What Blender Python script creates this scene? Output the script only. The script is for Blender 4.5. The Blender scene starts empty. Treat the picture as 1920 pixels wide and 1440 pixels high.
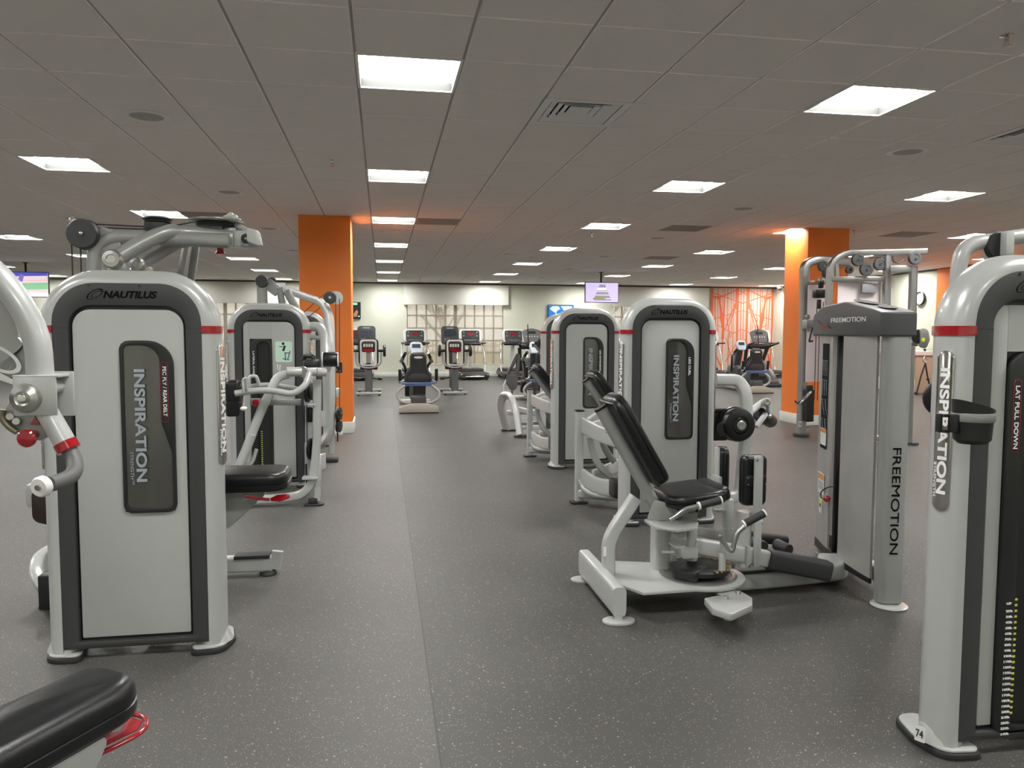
import bpy, bmesh, math, random
from mathutils import Vector, Matrix
random.seed(7)
C = bpy.context.scene.collection
PI = math.pi
# ------------------------------------------------------------------ camera, world, exposure
FPX, YAW, PIT, ROLL, HC = 1433.8, .1677, .0662, .0027, 1.355
def ray(u, v):
    a = (u-960)/FPX; b = (v-720)/FPX
    cr, sr = math.cos(ROLL), math.sin(ROLL)
    a, b = a*cr+b*sr, -a*sr+b*cr
    cp, sp = math.cos(PIT), math.sin(PIT)
    y = cp-b*sp; z = -sp-b*cp
    cy, sy = math.cos(YAW), math.sin(YAW)
    return Vector((a*cy+y*sy, -a*sy+y*cy, z))
EYE = Vector((0, 0, HC))
def at(u, v, Y):
    r = ray(u, v); return EYE+r*(Y/r.y)
def atx(u, v, X):
    r = ray(u, v); return EYE+r*(X/r.x)
def atz(u, v, z=0.0):
    r = ray(u, v); return EYE+r*((z-HC)/r.z)
cam_d = bpy.data.cameras.new('camera'); cam = bpy.data.objects.new('camera', cam_d); C.objects.link(cam)
cam_d.sensor_width = 36; cam_d.lens = 36*FPX/1920; cam_d.clip_start = .02; cam_d.clip_end = 200
fw = ray(960, 720).normalized(); rt = (ray(961, 720)-ray(959, 720)).normalized(); up = rt.cross(fw)
M = Matrix((rt, up, -fw)).transposed().to_4x4(); M.translation = EYE
cam.matrix_world = M
sc = bpy.context.scene; sc.camera = cam
sc.view_settings.view_transform = 'Standard'; sc.view_settings.look = 'None'
sc.view_settings.gamma = 1; sc.view_settings.use_curve_mapping = False
sc.view_settings.exposure = .72
w = bpy.data.worlds.new('sky'); sc.world = w; w.use_nodes = True
w.node_tree.nodes['Background'].inputs[0].default_value = (1, .97, .92, 1)
w.node_tree.nodes['Background'].inputs[1].default_value = 1.5
LAMP = 34.0

# ------------------------------------------------------------------ materials
def mat(name, col, rough=.5, metal=0.0, spec=.5, coat=0.0, emit=0, alpha=1, noise=None, bump=0, bscale=200, trans=0):
    m = bpy.data.materials.new(name); m.use_nodes = True
    nt = m.node_tree; b = nt.nodes['Principled BSDF']
    c = (*col, 1)
    b.inputs['Base Color'].default_value = c; b.inputs['Roughness'].default_value = rough
    b.inputs['Metallic'].default_value = metal; b.inputs['Specular IOR Level'].default_value = spec
    b.inputs['Coat Weight'].default_value = coat; b.inputs['Coat Roughness'].default_value = .08
    b.inputs['Alpha'].default_value = alpha; b.inputs['Transmission Weight'].default_value = trans
    if emit:
        b.inputs['Emission Color'].default_value = c; b.inputs['Emission Strength'].default_value = emit
    if noise or bump:
        tc = nt.nodes.new('ShaderNodeTexCoord'); n = nt.nodes.new('ShaderNodeTexNoise')
        nt.links.new(tc.outputs['Object'], n.inputs['Vector'])
        n.inputs['Detail'].default_value = 3
        n.inputs['Scale'].default_value = noise[1] if noise else bscale
        if noise:
            r = nt.nodes.new('ShaderNodeMixRGB'); r.inputs[1].default_value = c
            k = noise[0]; r.inputs[2].default_value = (col[0]*k, col[1]*k, col[2]*k, 1)
            nt.links.new(n.outputs['Fac'], r.inputs[0]); nt.links.new(r.outputs[0], b.inputs['Base Color'])
        if bump:
            n2 = nt.nodes.new('ShaderNodeTexNoise'); n2.inputs['Scale'].default_value = bscale
            nt.links.new(tc.outputs['Object'], n2.inputs['Vector'])
            bp = nt.nodes.new('ShaderNodeBump'); bp.inputs['Strength'].default_value = bump; bp.inputs['Distance'].default_value = .002
            nt.links.new(n2.outputs['Fac'], bp.inputs['Height']); nt.links.new(bp.outputs[0], b.inputs['Normal'])
    return m
def s2l(r, g, b):
    f = lambda c: ((c/255)/12.92 if c/255 <= .04045 else ((c/255+.055)/1.055)**2.4)
    return (f(r), f(g), f(b))
SIL = mat('silver_paint', (.45, .465, .455), .32, .15, .5, .3)
SIL2 = mat('grey_silver_paint', (.33, .34, .325), .35, .25, .5, .2)
PANEL = mat('light_grey_panel', (.40, .413, .395), .42, 0, .4, 0, noise=(.94, 3))
DARK = mat('charcoal_plastic', (.038, .040, .040), .5, 0, .5, 0, bump=.25, bscale=900)
CAPG = mat('grey_cap_plastic', (.062, .064, .066), .38, 0, .5)
BLACK = mat('black_plastic', (.012, .013, .013), .35)
RUB = mat('black_rubber', (.02, .02, .021), .6)
LEA = mat('black_vinyl', (.006, .0065, .0075), .32, 0, .5, 0, bump=.2, bscale=350)
GRIP = mat('grip_foam', (.025, .026, .028), .55, bump=.3, bscale=600)
CHR = mat('chrome', (.62, .62, .6), .14, 1)
STEEL = mat('brushed_steel', (.55, .55, .53), .3, 1)
ALU = mat('satin_aluminium', (.40, .40, .39), .33, .85)
RED = mat('red_gloss', (.32, .006, .012), .15, 0, .6, .6)
WHT = mat('white_plastic', (.75, .75, .72), .4)
WTX = mat('white_print', (.8, .8, .8), .5)
GTX = mat('silver_print', (.36, .40, .45), .35, .3)
DTX = mat('dark_print', (.002, .002, .002), .6, spec=.1)
ORG = mat('orange_paint', (.98, .265, .05), .5, 0, .3, noise=(.97, 2))
WALLM = mat('cream_wall_paint', (.63, .65, .55), .7, 0, .3, noise=(.97, 1.2))
WALLW = mat('white_shade_fabric', (.68, .68, .62), .8, 0, .2)
TRIM = mat('white_trim', (.72, .73, .68), .45)
TILE = mat('ceiling_tile', (.84, .80, .765), .9, 0, .1, noise=(.95, 40), bump=.2, bscale=300)
GRIDM = mat('ceiling_grid_metal', (.33, .31, .29), .7)
REVEAL = mat('dark_reveal', (.10, .09, .08), .7)
LITE = mat('lamp_diffuser', (1, .985, .955), .5, emit=LAMP)
HOUS = mat('lamp_housing', (.8, .8, .78), .5)
RECESS = mat('lamp_recess_darkened', (.035, .036, .035), .9, spec=.05)  # white recess walls darkened in colour, so they render shaded beside the diffuser
GREYP = mat('return_grille', (.42, .40, .385), .7)
BLUE = mat('blue_rail', (.10, .16, .36), .4)
PALEB = mat('pale_blue_plastic', (.55, .66, .75), .35)
LCD = mat('lcd_screen', (.018, .026, .036), .35)
YEL = mat('yellow_label', (.75, .75, .10), .5)
GRN = mat('pale_green_label', (.55, .78, .62), .5)
OLB = mat('orange_label', (.75, .32, .08), .5)
BEIGE = mat('beige_laminate', (.52, .42, .32), .4)
SMOKE = mat('smoked_window', (.17, .17, .165), .18, .85, .5)
CAB = mat('black_cable', (.015, .015, .015), .5)

# ------------------------------------------------------------------ mesh helpers
class B:
    """collects solids (world or local metres) into one mesh"""
    def __init__(s): s.bm = bmesh.new()
    def _merge(s, t, Mx=None):
        if Mx is not None: bmesh.ops.transform(t, matrix=Mx, verts=t.verts)
        me = bpy.data.meshes.new('tmp'); t.to_mesh(me); t.free(); s.bm.from_mesh(me); bpy.data.meshes.remove(me)
        return s
    def box(s, c, size, bev=.004, rot=None, seg=2):
        t = bmesh.new(); bmesh.ops.create_cube(t, size=1)
        bmesh.ops.scale(t, vec=Vector(size), verts=t.verts)
        if bev: bmesh.ops.bevel(t, geom=t.edges[:], offset=min(bev, min(size)*.49), segments=seg, profile=.5, affect='EDGES', clamp_overlap=True)
        Mx = Matrix.Translation(Vector(c))
        if rot is not None: Mx = Mx @ rot.to_4x4()
        return s._merge(t, Mx)
    def beam(s, a, b, wd, th, bev=.006, upv=(0, 0, 1), seg=2):
        """rectangular bar from a to b; wd sideways, th along upv"""
        a, b = Vector(a), Vector(b); d = b-a; L = d.length; d.normalize()
        u = Vector(upv); x = d.cross(u)
        if x.length < 1e-4: x = d.cross(Vector((0, 1, 0)))
        x.normalize(); z = x.cross(d)
        R = Matrix((x, d, z)).transposed()
        return s.box((a+b)/2, (wd, L, th), bev, R, seg)
    def cyl(s, a, b, r, r2=None, seg=24, bev=0):
        a, b = Vector(a), Vector(b); d = b-a
        t = bmesh.new(); bmesh.ops.create_cone(t, cap_ends=True, segments=seg, radius1=r, radius2=r if r2 is None else r2, depth=d.length)
        if bev:
            es = [e for e in t.edges if len(e.link_faces) == 2 and any(len(f.verts) > 4 for f in e.link_faces)]
            bmesh.ops.bevel(t, geom=es, offset=bev, segments=3, profile=.5, affect='EDGES', clamp_overlap=True)
        R = d.to_track_quat('Z', 'Y').to_matrix().to_4x4()
        return s._merge(t, Matrix.Translation((a+b)/2) @ R)
    def ball(s, c, r, sc_=(1, 1, 1)):
        t = bmesh.new(); bmesh.ops.create_uvsphere(t, u_segments=20, v_segments=12, radius=r)
        bmesh.ops.scale(t, vec=Vector(sc_), verts=t.verts)
        return s._merge(t, Matrix.Translation(Vector(c)))
    def lathe(s, c, axis, prof, seg=32):
        """prof: list of (radius, height along axis)"""
        ax = Vector(axis).normalized(); q = ax.to_track_quat('Z', 'Y').to_matrix(); c = Vector(c)
        t = bmesh.new(); rings = []
        for r, h in prof:
            rings.append([t.verts.new(c+q @ Vector((max(r, 1e-5)*math.cos(2*PI*k/seg), max(r, 1e-5)*math.sin(2*PI*k/seg), h))) for k in range(seg)])
        for i in range(len(rings)-1):
            for k in range(seg):
                t.faces.new((rings[i][k], rings[i][(k+1) % seg], rings[i+1][(k+1) % seg], rings[i+1][k]))
        t.faces.new(rings[0][::-1]); t.faces.new(rings[-1])
        bmesh.ops.remove_doubles(t, verts=t.verts, dist=1e-5)
        return s._merge(t)
    def tube(s, pts, r, ry=None, fil=.08, seg=16, n=6, upv=None, power=2.0, cap=True):
        """sweep a (super)ellipse r x ry along a filleted polyline"""
        P = fillet([Vector(p) for p in pts], fil, n); ry = r if ry is None else ry
        t = bmesh.new(); rings = []
        T = []
        for i in range(len(P)):
            d = (P[min(i+1, len(P)-1)]-P[max(i-1, 0)]).normalized(); T.append(d)
        if upv is None:
            u = Vector((0, 0, 1)) if abs(T[0].z) < .9 else Vector((0, 1, 0))
        else: u = Vector(upv)
        for i, p in enumerate(P):
            u = (u-T[i]*u.dot(T[i]))
            if u.length < 1e-5: u = Vector((1, 0, 0))
            u.normalize(); x = T[i].cross(u).normalized()
            ring = []
            for k in range(seg):
                a = 2*PI*k/seg; ca, sa = math.cos(a), math.sin(a)
                e = 2/power
                cx = math.copysign(abs(ca)**e, ca)*r; cyy = math.copysign(abs(sa)**e, sa)*ry
                ring.append(t.verts.new(p+x*cx+u*cyy))
            rings.append(ring)
        for i in range(len(rings)-1):
            for k in range(seg):
                t.faces.new((rings[i][k], rings[i][(k+1) % seg], rings[i+1][(k+1) % seg], rings[i+1][k]))
        if cap: t.faces.new(rings[0][::-1]); t.faces.new(rings[-1])
        return s._merge(t)
    def rtube(s, pts, w_, h_, fil=.08, upv=None, n=6):
        """rounded rectangular tube"""
        return s.tube(pts, w_/2, h_/2, fil, 24, n, upv, 5.0)
    def prism(s, poly, Mx, th, bev=0, seg=2):
        """2D polygon (x,y) in Mx plane, extruded by th along local +z"""
        t = bmesh.new(); vs = [t.verts.new((x, y, 0)) for x, y in poly]
        f = t.faces.new(vs)
        ret = bmesh.ops.extrude_face_region(t, geom=[f])
        bmesh.ops.translate(t, vec=(0, 0, th), verts=[g for g in ret['geom'] if isinstance(g, bmesh.types.BMVert)])
        bmesh.ops.recalc_face_normals(t, faces=t.faces)
        if bev:
            es = [e for e in t.edges if all(abs(v.co.z-th) < 1e-6 for v in e.verts) or all(abs(v.co.z) < 1e-6 for v in e.verts)]
            bmesh.ops.bevel(t, geom=es, offset=bev, segments=seg, profile=.5, affect='EDGES', clamp_overlap=True)
        return s._merge(t, Mx)
    def ring(s, outer, inner, Mx, th, bev=0):
        t = bmesh.new(); n = len(outer)
        A = [t.verts.new((x, y, 0)) for x, y in outer]; Bv = [t.verts.new((x, y, 0)) for x, y in inner]
        A2 = [t.verts.new((x, y, th)) for x, y in outer]; B2 = [t.verts.new((x, y, th)) for x, y in inner]
        for k in range(n):
            j = (k+1) % n
            t.faces.new((A2[k], A2[j], B2[j], B2[k])); t.faces.new((A[j], A[k], Bv[k], Bv[j]))
            t.faces.new((A[k], A[j], A2[j], A2[k])); t.faces.new((Bv[j], Bv[k], B2[k], B2[j]))
        if bev:
            es = [e for e in t.edges if all(abs(v.co.z-th) < 1e-6 for v in e.verts) and sum(1 for f in e.link_faces if abs(f.normal.z) < .5) == 1]
            t.normal_update()
            es = [e for e in t.edges if all(abs(v.co.z-th) < 1e-6 for v in e.verts) and any(abs(f.normal.z) < .5 for f in e.link_faces)]
            bmesh.ops.bevel(t, geom=es, offset=bev, segments=2, profile=.5, affect='EDGES', clamp_overlap=True)
        return s._merge(t, Mx)
    def sweep(s, path, prof, Mx, cap=True):
        """path 2D list, prof list of (outward, depth): outward = left normal of the path"""
        t = bmesh.new(); rings = []; n = len(path)
        for i in range(n):
            a = Vector(path[max(i-1, 0)]); b = Vector(path[min(i+1, n-1)]); d = (b-a).normalized(); nn = Vector((-d.y, d.x))
            rings.append([t.verts.new((path[i][0]+nn.x*o, path[i][1]+nn.y*o, z)) for o, z in prof])
        m = len(prof)
        for i in range(n-1):
            for k in range(m): t.faces.new((rings[i][k], rings[i][(k+1) % m], rings[i+1][(k+1) % m], rings[i+1][k]))
        if cap: t.faces.new(rings[0][::-1]); t.faces.new(rings[-1])
        bmesh.ops.recalc_face_normals(t, faces=t.faces)
        return s._merge(t, Mx)
    def pad(s, c, size, rot=None, bev=.03, crown=.0, taper=0.0, bend=0.0, cr=None):
        """upholstered cushion; size x,y,z (z = thickness), crown bulges the top, taper narrows towards +y, bend lifts the y ends"""
        X, Y_, Z = size; cr = min(X, Y_)*.28 if cr is None else cr; bev = min(bev, Z*.48); t = bmesh.new(); lv = []
        for k in range(4): a = k/3*PI/2; lv.append((bev*.5*(1-math.sin(a)), -Z/2+bev*.5*(1-math.cos(a)), 1))
        lv.append((-.0015, 0-Z*.12, 1)); lv.append((.003, -Z*.10, 1)); lv.append((0, -Z*.04, 1))
        for k in range(7): a = k/6*PI/2; lv.append((bev*(1-math.cos(a)), Z/2-bev*(1-math.sin(a)), 1))
        for q in (.82, .62, .4, .2, .02): lv.append((bev, Z/2, q))
        rings = []
        for ins, z, q in lv:
            P = rrect(-X/2+ins, -Y_/2+ins, X/2-ins, Y_/2-ins, max(cr-ins, .004), 6); ring = []
            for x, y in P:
                x *= q; y *= q; xn, yn = 2*x/X, 2*y/Y_
                zz = z+(crown*(1-q*q) if z > Z*.49 else 0)+bend*yn*yn
                ring.append(t.verts.new((x*(1-taper*(yn+1)/2), y, zz)))
            rings.append(ring)
        n = len(rings[0])
        for i in range(len(rings)-1):
            for k in range(n): t.faces.new((rings[i][k], rings[i][(k+1) % n], rings[i+1][(k+1) % n], rings[i+1][k]))
        t.faces.new(rings[0][::-1]); t.faces.new(rings[-1])
        Mx = Matrix.Translation(Vector(c))
        if rot is not None: Mx = Mx @ rot.to_4x4()
        return s._merge(t, Mx)
    def build(s, name, m, parent=None, sharp=38):
        bm = s.bm; bm.normal_update()
        if parent is not None:
            o0 = parent
            while o0.parent: o0 = o0.parent
            if o0.get('_world'): bmesh.ops.translate(bm, vec=-o0.location, verts=bm.verts)
        for f in bm.faces: f.smooth = True
        a = math.radians(sharp)
        for e in bm.edges:
            if len(e.link_faces) == 2 and e.calc_face_angle(0) > a: e.smooth = False
        me = bpy.data.meshes.new(name); bm.to_mesh(me); bm.free()
        me.materials.append(m)
        o = bpy.data.objects.new(name, me); C.objects.link(o)
        if parent is not None: o.parent = parent
        return o
def fillet(P, r, n):
    if len(P) < 3 or r <= 0: return P
    out = [P[0]]
    for i in range(1, len(P)-1):
        a, b, c = P[i-1], P[i], P[i+1]
        d1, d2 = (a-b), (c-b); l = min(r, d1.length*.49, d2.length*.49)
        p, q = b+d1.normalized()*l, b+d2.normalized()*l
        for k in range(n+1):
            t = k/n; out.append((1-t)**2*p+2*t*(1-t)*b+t*t*q)
    out.append(P[-1]); return out
def rpoly(pts, n=6):
    """[(x,y,r)] -> rounded closed polygon"""
    out = []; N = len(pts)
    for i in range(N):
        b = Vector(pts[i][:2]); a = Vector(pts[i-1][:2]); c = Vector(pts[(i+1) % N][:2]); r = pts[i][2] if len(pts[i]) > 2 else 0
        if r <= 0:
            out += [tuple(b)]*(n+1) if False else [tuple(b)]; continue
        d1, d2 = (a-b).normalized(), (c-b).normalized()
        ang = d1.angle(d2); l = min(r/math.tan(ang/2), (a-b).length*.5, (c-b).length*.5)
        rr = l*math.tan(ang/2)
        p, q = b+d1*l, b+d2*l
        cen = b+(d1+d2).normalized()*(rr/math.sin(ang/2))
        a0 = math.atan2(p.y-cen.y, p.x-cen.x); a1 = math.atan2(q.y-cen.y, q.x-cen.x)
        da = (a1-a0+PI) % (2*PI)-PI
        for k in range(n+1):
            t = a0+da*k/n; out.append((cen.x+rr*math.cos(t), cen.y+rr*math.sin(t)))
    return out
def rrect(x0, y0, x1, y1, r, n=6):
    r = r if isinstance(r, (tuple, list)) else (r,)*4
    return rpoly([(x0, y0, r[0]), (x1, y0, r[1]), (x1, y1, r[2]), (x0, y1, r[3])], n)
def frameM(o, x, y, z=None):
    x = Vector(x).normalized(); y = Vector(y).normalized(); z = x.cross(y).normalized() if z is None else Vector(z)
    Mx = Matrix((x, y, z)).transposed().to_4x4(); Mx.translation = Vector(o); return Mx
def XZ(o):     # local x->+X, y->+Z, z->-Y (towards the viewer)
    return frameM(o, (1, 0, 0), (0, 0, 1))
def text(s, mx, length, height, m, parent, name='lettering', bold=0, th=.0015, spacing=1.0, shear=0):
    cu = bpy.data.curves.new('t', 'FONT'); cu.body = s; cu.size = 1; cu.offset = bold; cu.extrude = 0; cu.space_character = spacing; cu.shear = shear
    o = bpy.data.objects.new('t', cu); C.objects.link(o)
    dg = bpy.context.evaluated_depsgraph_get(); me = bpy.data.meshes.new_from_object(o.evaluated_get(dg))
    bpy.data.objects.remove(o); bpy.data.curves.remove(cu)
    xs = [v.co.x for v in me.vertices]; ys = [v.co.y for v in me.vertices]
    x0, x1, y0, y1 = min(xs), max(xs), min(ys), max(ys)
    sx = length/(x1-x0); sy = height/(y1-y0)
    b = B(); b.bm.from_mesh(me); bpy.data.meshes.remove(me)
    bmesh.ops.transform(b.bm, matrix=Matrix.Translation((-x0, -y0, 0)), verts=b.bm.verts)
    bmesh.ops.transform(b.bm, matrix=Matrix.Diagonal((sx, sy, 1, 1)), verts=b.bm.verts)
    fs = [f for f in b.bm.faces]
    ret = bmesh.ops.extrude_face_region(b.bm, geom=fs)
    bmesh.ops.translate(b.bm, vec=(0, 0, th), verts=[g for g in ret['geom'] if isinstance(g, bmesh.types.BMVert)])
    bmesh.ops.recalc_face_normals(b.bm, faces=b.bm.faces)
    bmesh.ops.transform(b.bm, matrix=mx, verts=b.bm.verts)
    return b.build(name, m, parent)
def thing(name, label, cat, loc=(0, 0, 0), rz=0, group=None, world=True):
    o = bpy.data.objects.new(name, None); C.objects.link(o); o.empty_display_size = .1
    o.location = loc; o.rotation_euler = (0, 0, rz); o['label'] = label; o['category'] = cat
    if group: o['group'] = group
    if world: o['_world'] = 1
    return o
def tag(o, label, cat, group=None):
    o['label'] = label; o['category'] = cat
    if group: o['group'] = group
    return o
def struct(o): o['kind'] = 'structure'; return o
def copy_tree(o, parent=None):
    c = o.copy(); C.objects.link(c); c.parent = parent
    for ch in list(o.children): copy_tree(ch, c)
    return c

# ------------------------------------------------------------------ room
T = .61; GX = -3.2277*T; GY = 6.3234*T; CZ = 2.912; WY = 24.0; WX = 13.0; LX = -14.0; BY = -3.0
exec_lights = {}
cols = {-12: 'far left', -7: 'outer left', -2: 'left', 3: 'main aisle', 8: 'right', 13: 'outer right', 18: 'far right', 23: 'rightmost'}
cells = {}
for i in cols:
    for j in (-9, -4, 1, 6, 11, 16, 21, 26, 31):
        if j < 0 and i in (-12, 23): continue
        cells[(i, j)] = 'light'
for c_ in ((5, 2), (11, 2), (7, 18), (4, 26), (9, 26), (-5, 21), (-3, 24), (14, 26)): cells[c_] = 'vent'
for c_ in ((-1, 11), (4, 11), (10, 11), (16, 11), (12, 18)): cells[c_] = 'return'
b = B(); g = B()
bm = b.bm
i0, i1 = -20, 24; j0, j1 = -11, 32
for i in range(i0, i1+1):
    for j in range(j0, j1+1):
        if (i, j) in cells and cells[(i, j)] != 'return': continue
        x0, x1, y0, y1 = GX+i*T, GX+(i+1)*T, GY+j*T, GY+(j+1)*T
        x1 = min(x1, WX+.1)
        if x1-x0 < .05: continue
        if (i, j) in cells: continue
        ax, ay, dz = .011, .0065, .007
        q = [bm.verts.new(p) for p in ((x0+ax, y0+ay, CZ), (x1-ax, y0+ay, CZ), (x1-ax, y1-ay, CZ), (x0+ax, y1-ay, CZ))]
        p_ = [bm.verts.new(p) for p in ((x0+ax-.002, y0+ay-.002, CZ+dz), (x1-ax+.002, y0+ay-.002, CZ+dz), (x1-ax+.002, y1-ay+.002, CZ+dz), (x0+ax-.002, y1-ay+.002, CZ+dz))]
        bm.faces.new(q[::-1])
        for k in range(4): bm.faces.new((q[k], q[(k+1) % 4], p_[(k+1) % 4], p_[k]))
ceil = struct(b.build('ceiling', TILE))
# grid bars: strips between the tiles
for i in range(i0, i1+2):
    x = min(GX+i*T, WX+.1)
    g.box((x, (BY+WY)/2, CZ+dz+.004), (.026, WY-BY+.1, .006), 0)
for j in range(j0, j1+2):
    g.box(((GX+i0*T+WX)/2, GY+j*T, CZ+dz+.006), (WX-GX-i0*T+.2, .022, .006), 0)
struct(g.build('ceiling_grid', GRIDM))

def ordw(k): return ('nearest', 'second nearest', 'third', 'fourth', 'fifth', 'sixth', 'seventh')[k]
lp = thing('ceiling_light', 'x', 'ceiling light', (0, 0, CZ), group='square recessed ceiling lights', world=False)
b = B(); h = T/2; hr = h-.018; dpt = .055
for sx in (-1, 1):
    b.box((sx*(h-.009), 0, .003), (.018, T, .012), .002); b.box((0, sx*(h-.009), .003), (T-.036, .018, .012), .002)
b.build('frame', HOUS, lp)
b = B()
for sx in (-1, 1): b.box((sx*(hr+.004), 0, dpt/2+.005), (.008, 2*hr+.016, dpt), 0); b.box((0, sx*(hr+.004), dpt/2+.005), (2*hr, .008, dpt), 0)
b.build('recess_wall', RECESS, lp)
b = B(); b.box((0, 0, dpt+.008), (2*hr, 2*hr, .006), 0); b.build('diffuser', LITE, lp)
first = True
for (i, j), k in sorted(cells.items()):
    if k != 'light': continue
    o = lp if first else copy_tree(lp); first = False
    o.location = (GX+(i+.5)*T, GY+(j+.5)*T, CZ)
    kk = (j-1)//5
    if j < 0: o['label'] = 'square ceiling light behind the viewpoint, %s row, %s' % (cols[i], 'rear pair' if j == -9 else 'overhead')
    else: o['label'] = 'bright square ceiling light, %s of its line, in the %s line' % (ordw(kk), cols[i])
# air diffusers
vp = thing('air_diffuser', 'x', 'air vent', group='square ceiling air diffusers', world=False)
b = B()
for q, (r0, r1, z) in enumerate(((h, h-.055, 0), (h-.06, h-.115, .010), (h-.12, h-.165, .016), (h-.175, h-.215, .022), (h-.225, 0.0, .022))):
    if r1 <= 0: b.box((0, 0, z), (2*r0, 2*r0, .006), .002); continue
    for sx in (-1, 1):
        m_ = (r0+r1)/2; wd = (r0-r1)
        R = Matrix.Rotation(sx*.35 if q else 0, 3, 'Y'); b.box((sx*m_, 0, z), (wd, 2*r0, .004), 0, R)
        R = Matrix.Rotation(-sx*.35 if q else 0, 3, 'X'); b.box((0, sx*m_, z), (2*r1 if q == 0 else 2*r0, wd, .004), 0, R)
b.build('louvre', HOUS, vp)
b = B(); b.box((0, 0, .09), (2*h-.02, 2*h-.02, .01), 0)
for sx in (-1, 1): b.box((sx*(h-.012), 0, .05), (.01, 2*h-.03, .08), 0); b.box((0, sx*(h-.012), .05), (2*h-.03, .01, .08), 0)
b.build('duct_box', BLACK, vp)
vl = {(5, 2): 'square white air diffuser in the ceiling just right of the nearest aisle light', (11, 2): 'square air diffuser in the ceiling cut by the right edge of the picture',
      (7, 18): 'small distant air diffuser in the ceiling between aisle and right lights', (4, 26): 'distant striped air diffuser beside the aisle lights near the back wall',
      (9, 26): 'distant air diffuser right of a far light in front of the back wall', (-5, 21): 'distant air diffuser in the ceiling behind the left television pole',
      (-3, 24): 'distant air diffuser left of the far lights, seen past the chest machine arms', (14, 26): 'distant air diffuser in the ceiling near the orange patterned mural'}
first = True
for c_, k in cells.items():
    if k != 'vent': continue
    o = vp if first else copy_tree(vp); first = False
    o.location = (GX+(c_[0]+.5)*T, GY+(c_[1]+.5)*T, CZ); o['label'] = vl[c_]
rl = {(-1, 11): 'dark grey return air grille left of the chest machine arms', (4, 11): 'dark grey return air grille beside the third aisle light',
      (10, 11): 'dark grey return air grille in the middle of the right ceiling', (16, 11): 'dark grey return air grille right of the right orange column', (12, 18): 'distant dark return air grille in the ceiling left of the right column'}
rp = thing('return_air_grille', 'x', 'air vent', group='dark square return air grilles', world=False)
b = B()
for k in range(30): b.box((0, -h+.03+k*.019, .004), (T-.06, .011, .004), 0, Matrix.Rotation(.5, 3, 'X'))
b.box((0, 0, .014), (T-.03, T-.03, .004), 0)
b.build('grille', GREYP, rp)
b = B()
for sx in (-1, 1): b.box((sx*(h-.014), 0, .003), (.028, T, .008), .002); b.box((0, sx*(h-.014), .003), (T-.056, .028, .008), .002)
b.build('frame', GRIDM, rp)
first = True
for c_, lb in rl.items():
    o = rp if first else copy_tree(rp); first = False
    o.location = (GX+(c_[0]+.5)*T, GY+(c_[1]+.5)*T, CZ); o['label'] = lb
# ceiling speakers and sprinklers
sp = thing('ceiling_speaker', 'x', 'ceiling speaker', group='round ceiling speakers', world=False)
b = B(); b.lathe((0, 0, 0), (0, 0, -1), [(.165, -.004), (.165, .004), (.15, .01), (.115, .006), (.115, -.004)]); b.build('rim', HOUS, sp)
b = B(); b.lathe((0, 0, 0), (0, 0, -1), [(.114, -.004), (.114, .003), (.06, .006), (0, .007)]); b.build('mesh_grille', GREYP, sp)
first = True
for k, (i, j) in enumerate(((.5, 3.5), (.5, 8.45), (.5, 13.4), (.5, 18.4), (-3.6, 12.5), (10.5, 3.5), (10.5, 8.45), (10.5, 13.4), (10.5, 18.4), (10.5, 23.4), (10.5, 28.4), (20.3, 27.8))):
    o = sp if first else copy_tree(sp); first = False
    o.location = (GX+i*T, GY+j*T, CZ)
    o['label'] = ('nearest round speaker in the ceiling left of the aisle lights', 'second round speaker back, in the left ceiling', 'third round speaker back, above the chest machine joint', 'fourth small distant round speaker left of the orange column',
      'round speaker half hidden above the pulley of the chest machine', 'nearest round white speaker in the right ceiling', 'second round speaker back in the right ceiling', 'third round speaker back in the right ceiling, below a dark grille',
      'fourth round speaker back in the right ceiling', 'fifth small distant round speaker in the right ceiling', 'farthest round speaker before the back wall', 'distant round speaker above the orange mural')[k]
sk = thing('sprinkler_head', 'x', 'sprinkler', group='fire sprinkler heads', world=False)
b = B(); b.lathe((0, 0, 0), (0, 0, -1), [(.035, -.003), (.035, .003), (.012, .01), (.009, .03), (.009, .034)])
b.cyl((.012, 0, -.03), (.008, 0, -.055), .003); b.cyl((-.012, 0, -.03), (-.008, 0, -.055), .003); b.cyl((0, 0, -.054), (0, 0, -.058), .022); b.cyl((-.014, 0, -.032), (.014, 0, -.032), .004)
b.build('deflector', CHR, sk)
for k, (u, v) in enumerate(((1888, 66), (623, 300), (1110, 436), (1033, 475), (1601, 432))):
    o = sk if k == 0 else copy_tree(sk)
    p = atz(u, v, CZ); o.location = (p.x, p.y, CZ)
    o['label'] = ('chrome fire sprinkler at the top right corner of the ceiling', 'small fire sprinkler in front of the second aisle light', 'tiny fire sprinkler under the third light of the right line', 'tiny distant fire sprinkler left of a far speaker', 'tiny fire sprinkler beside the top of the right orange column')[k]

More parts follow.
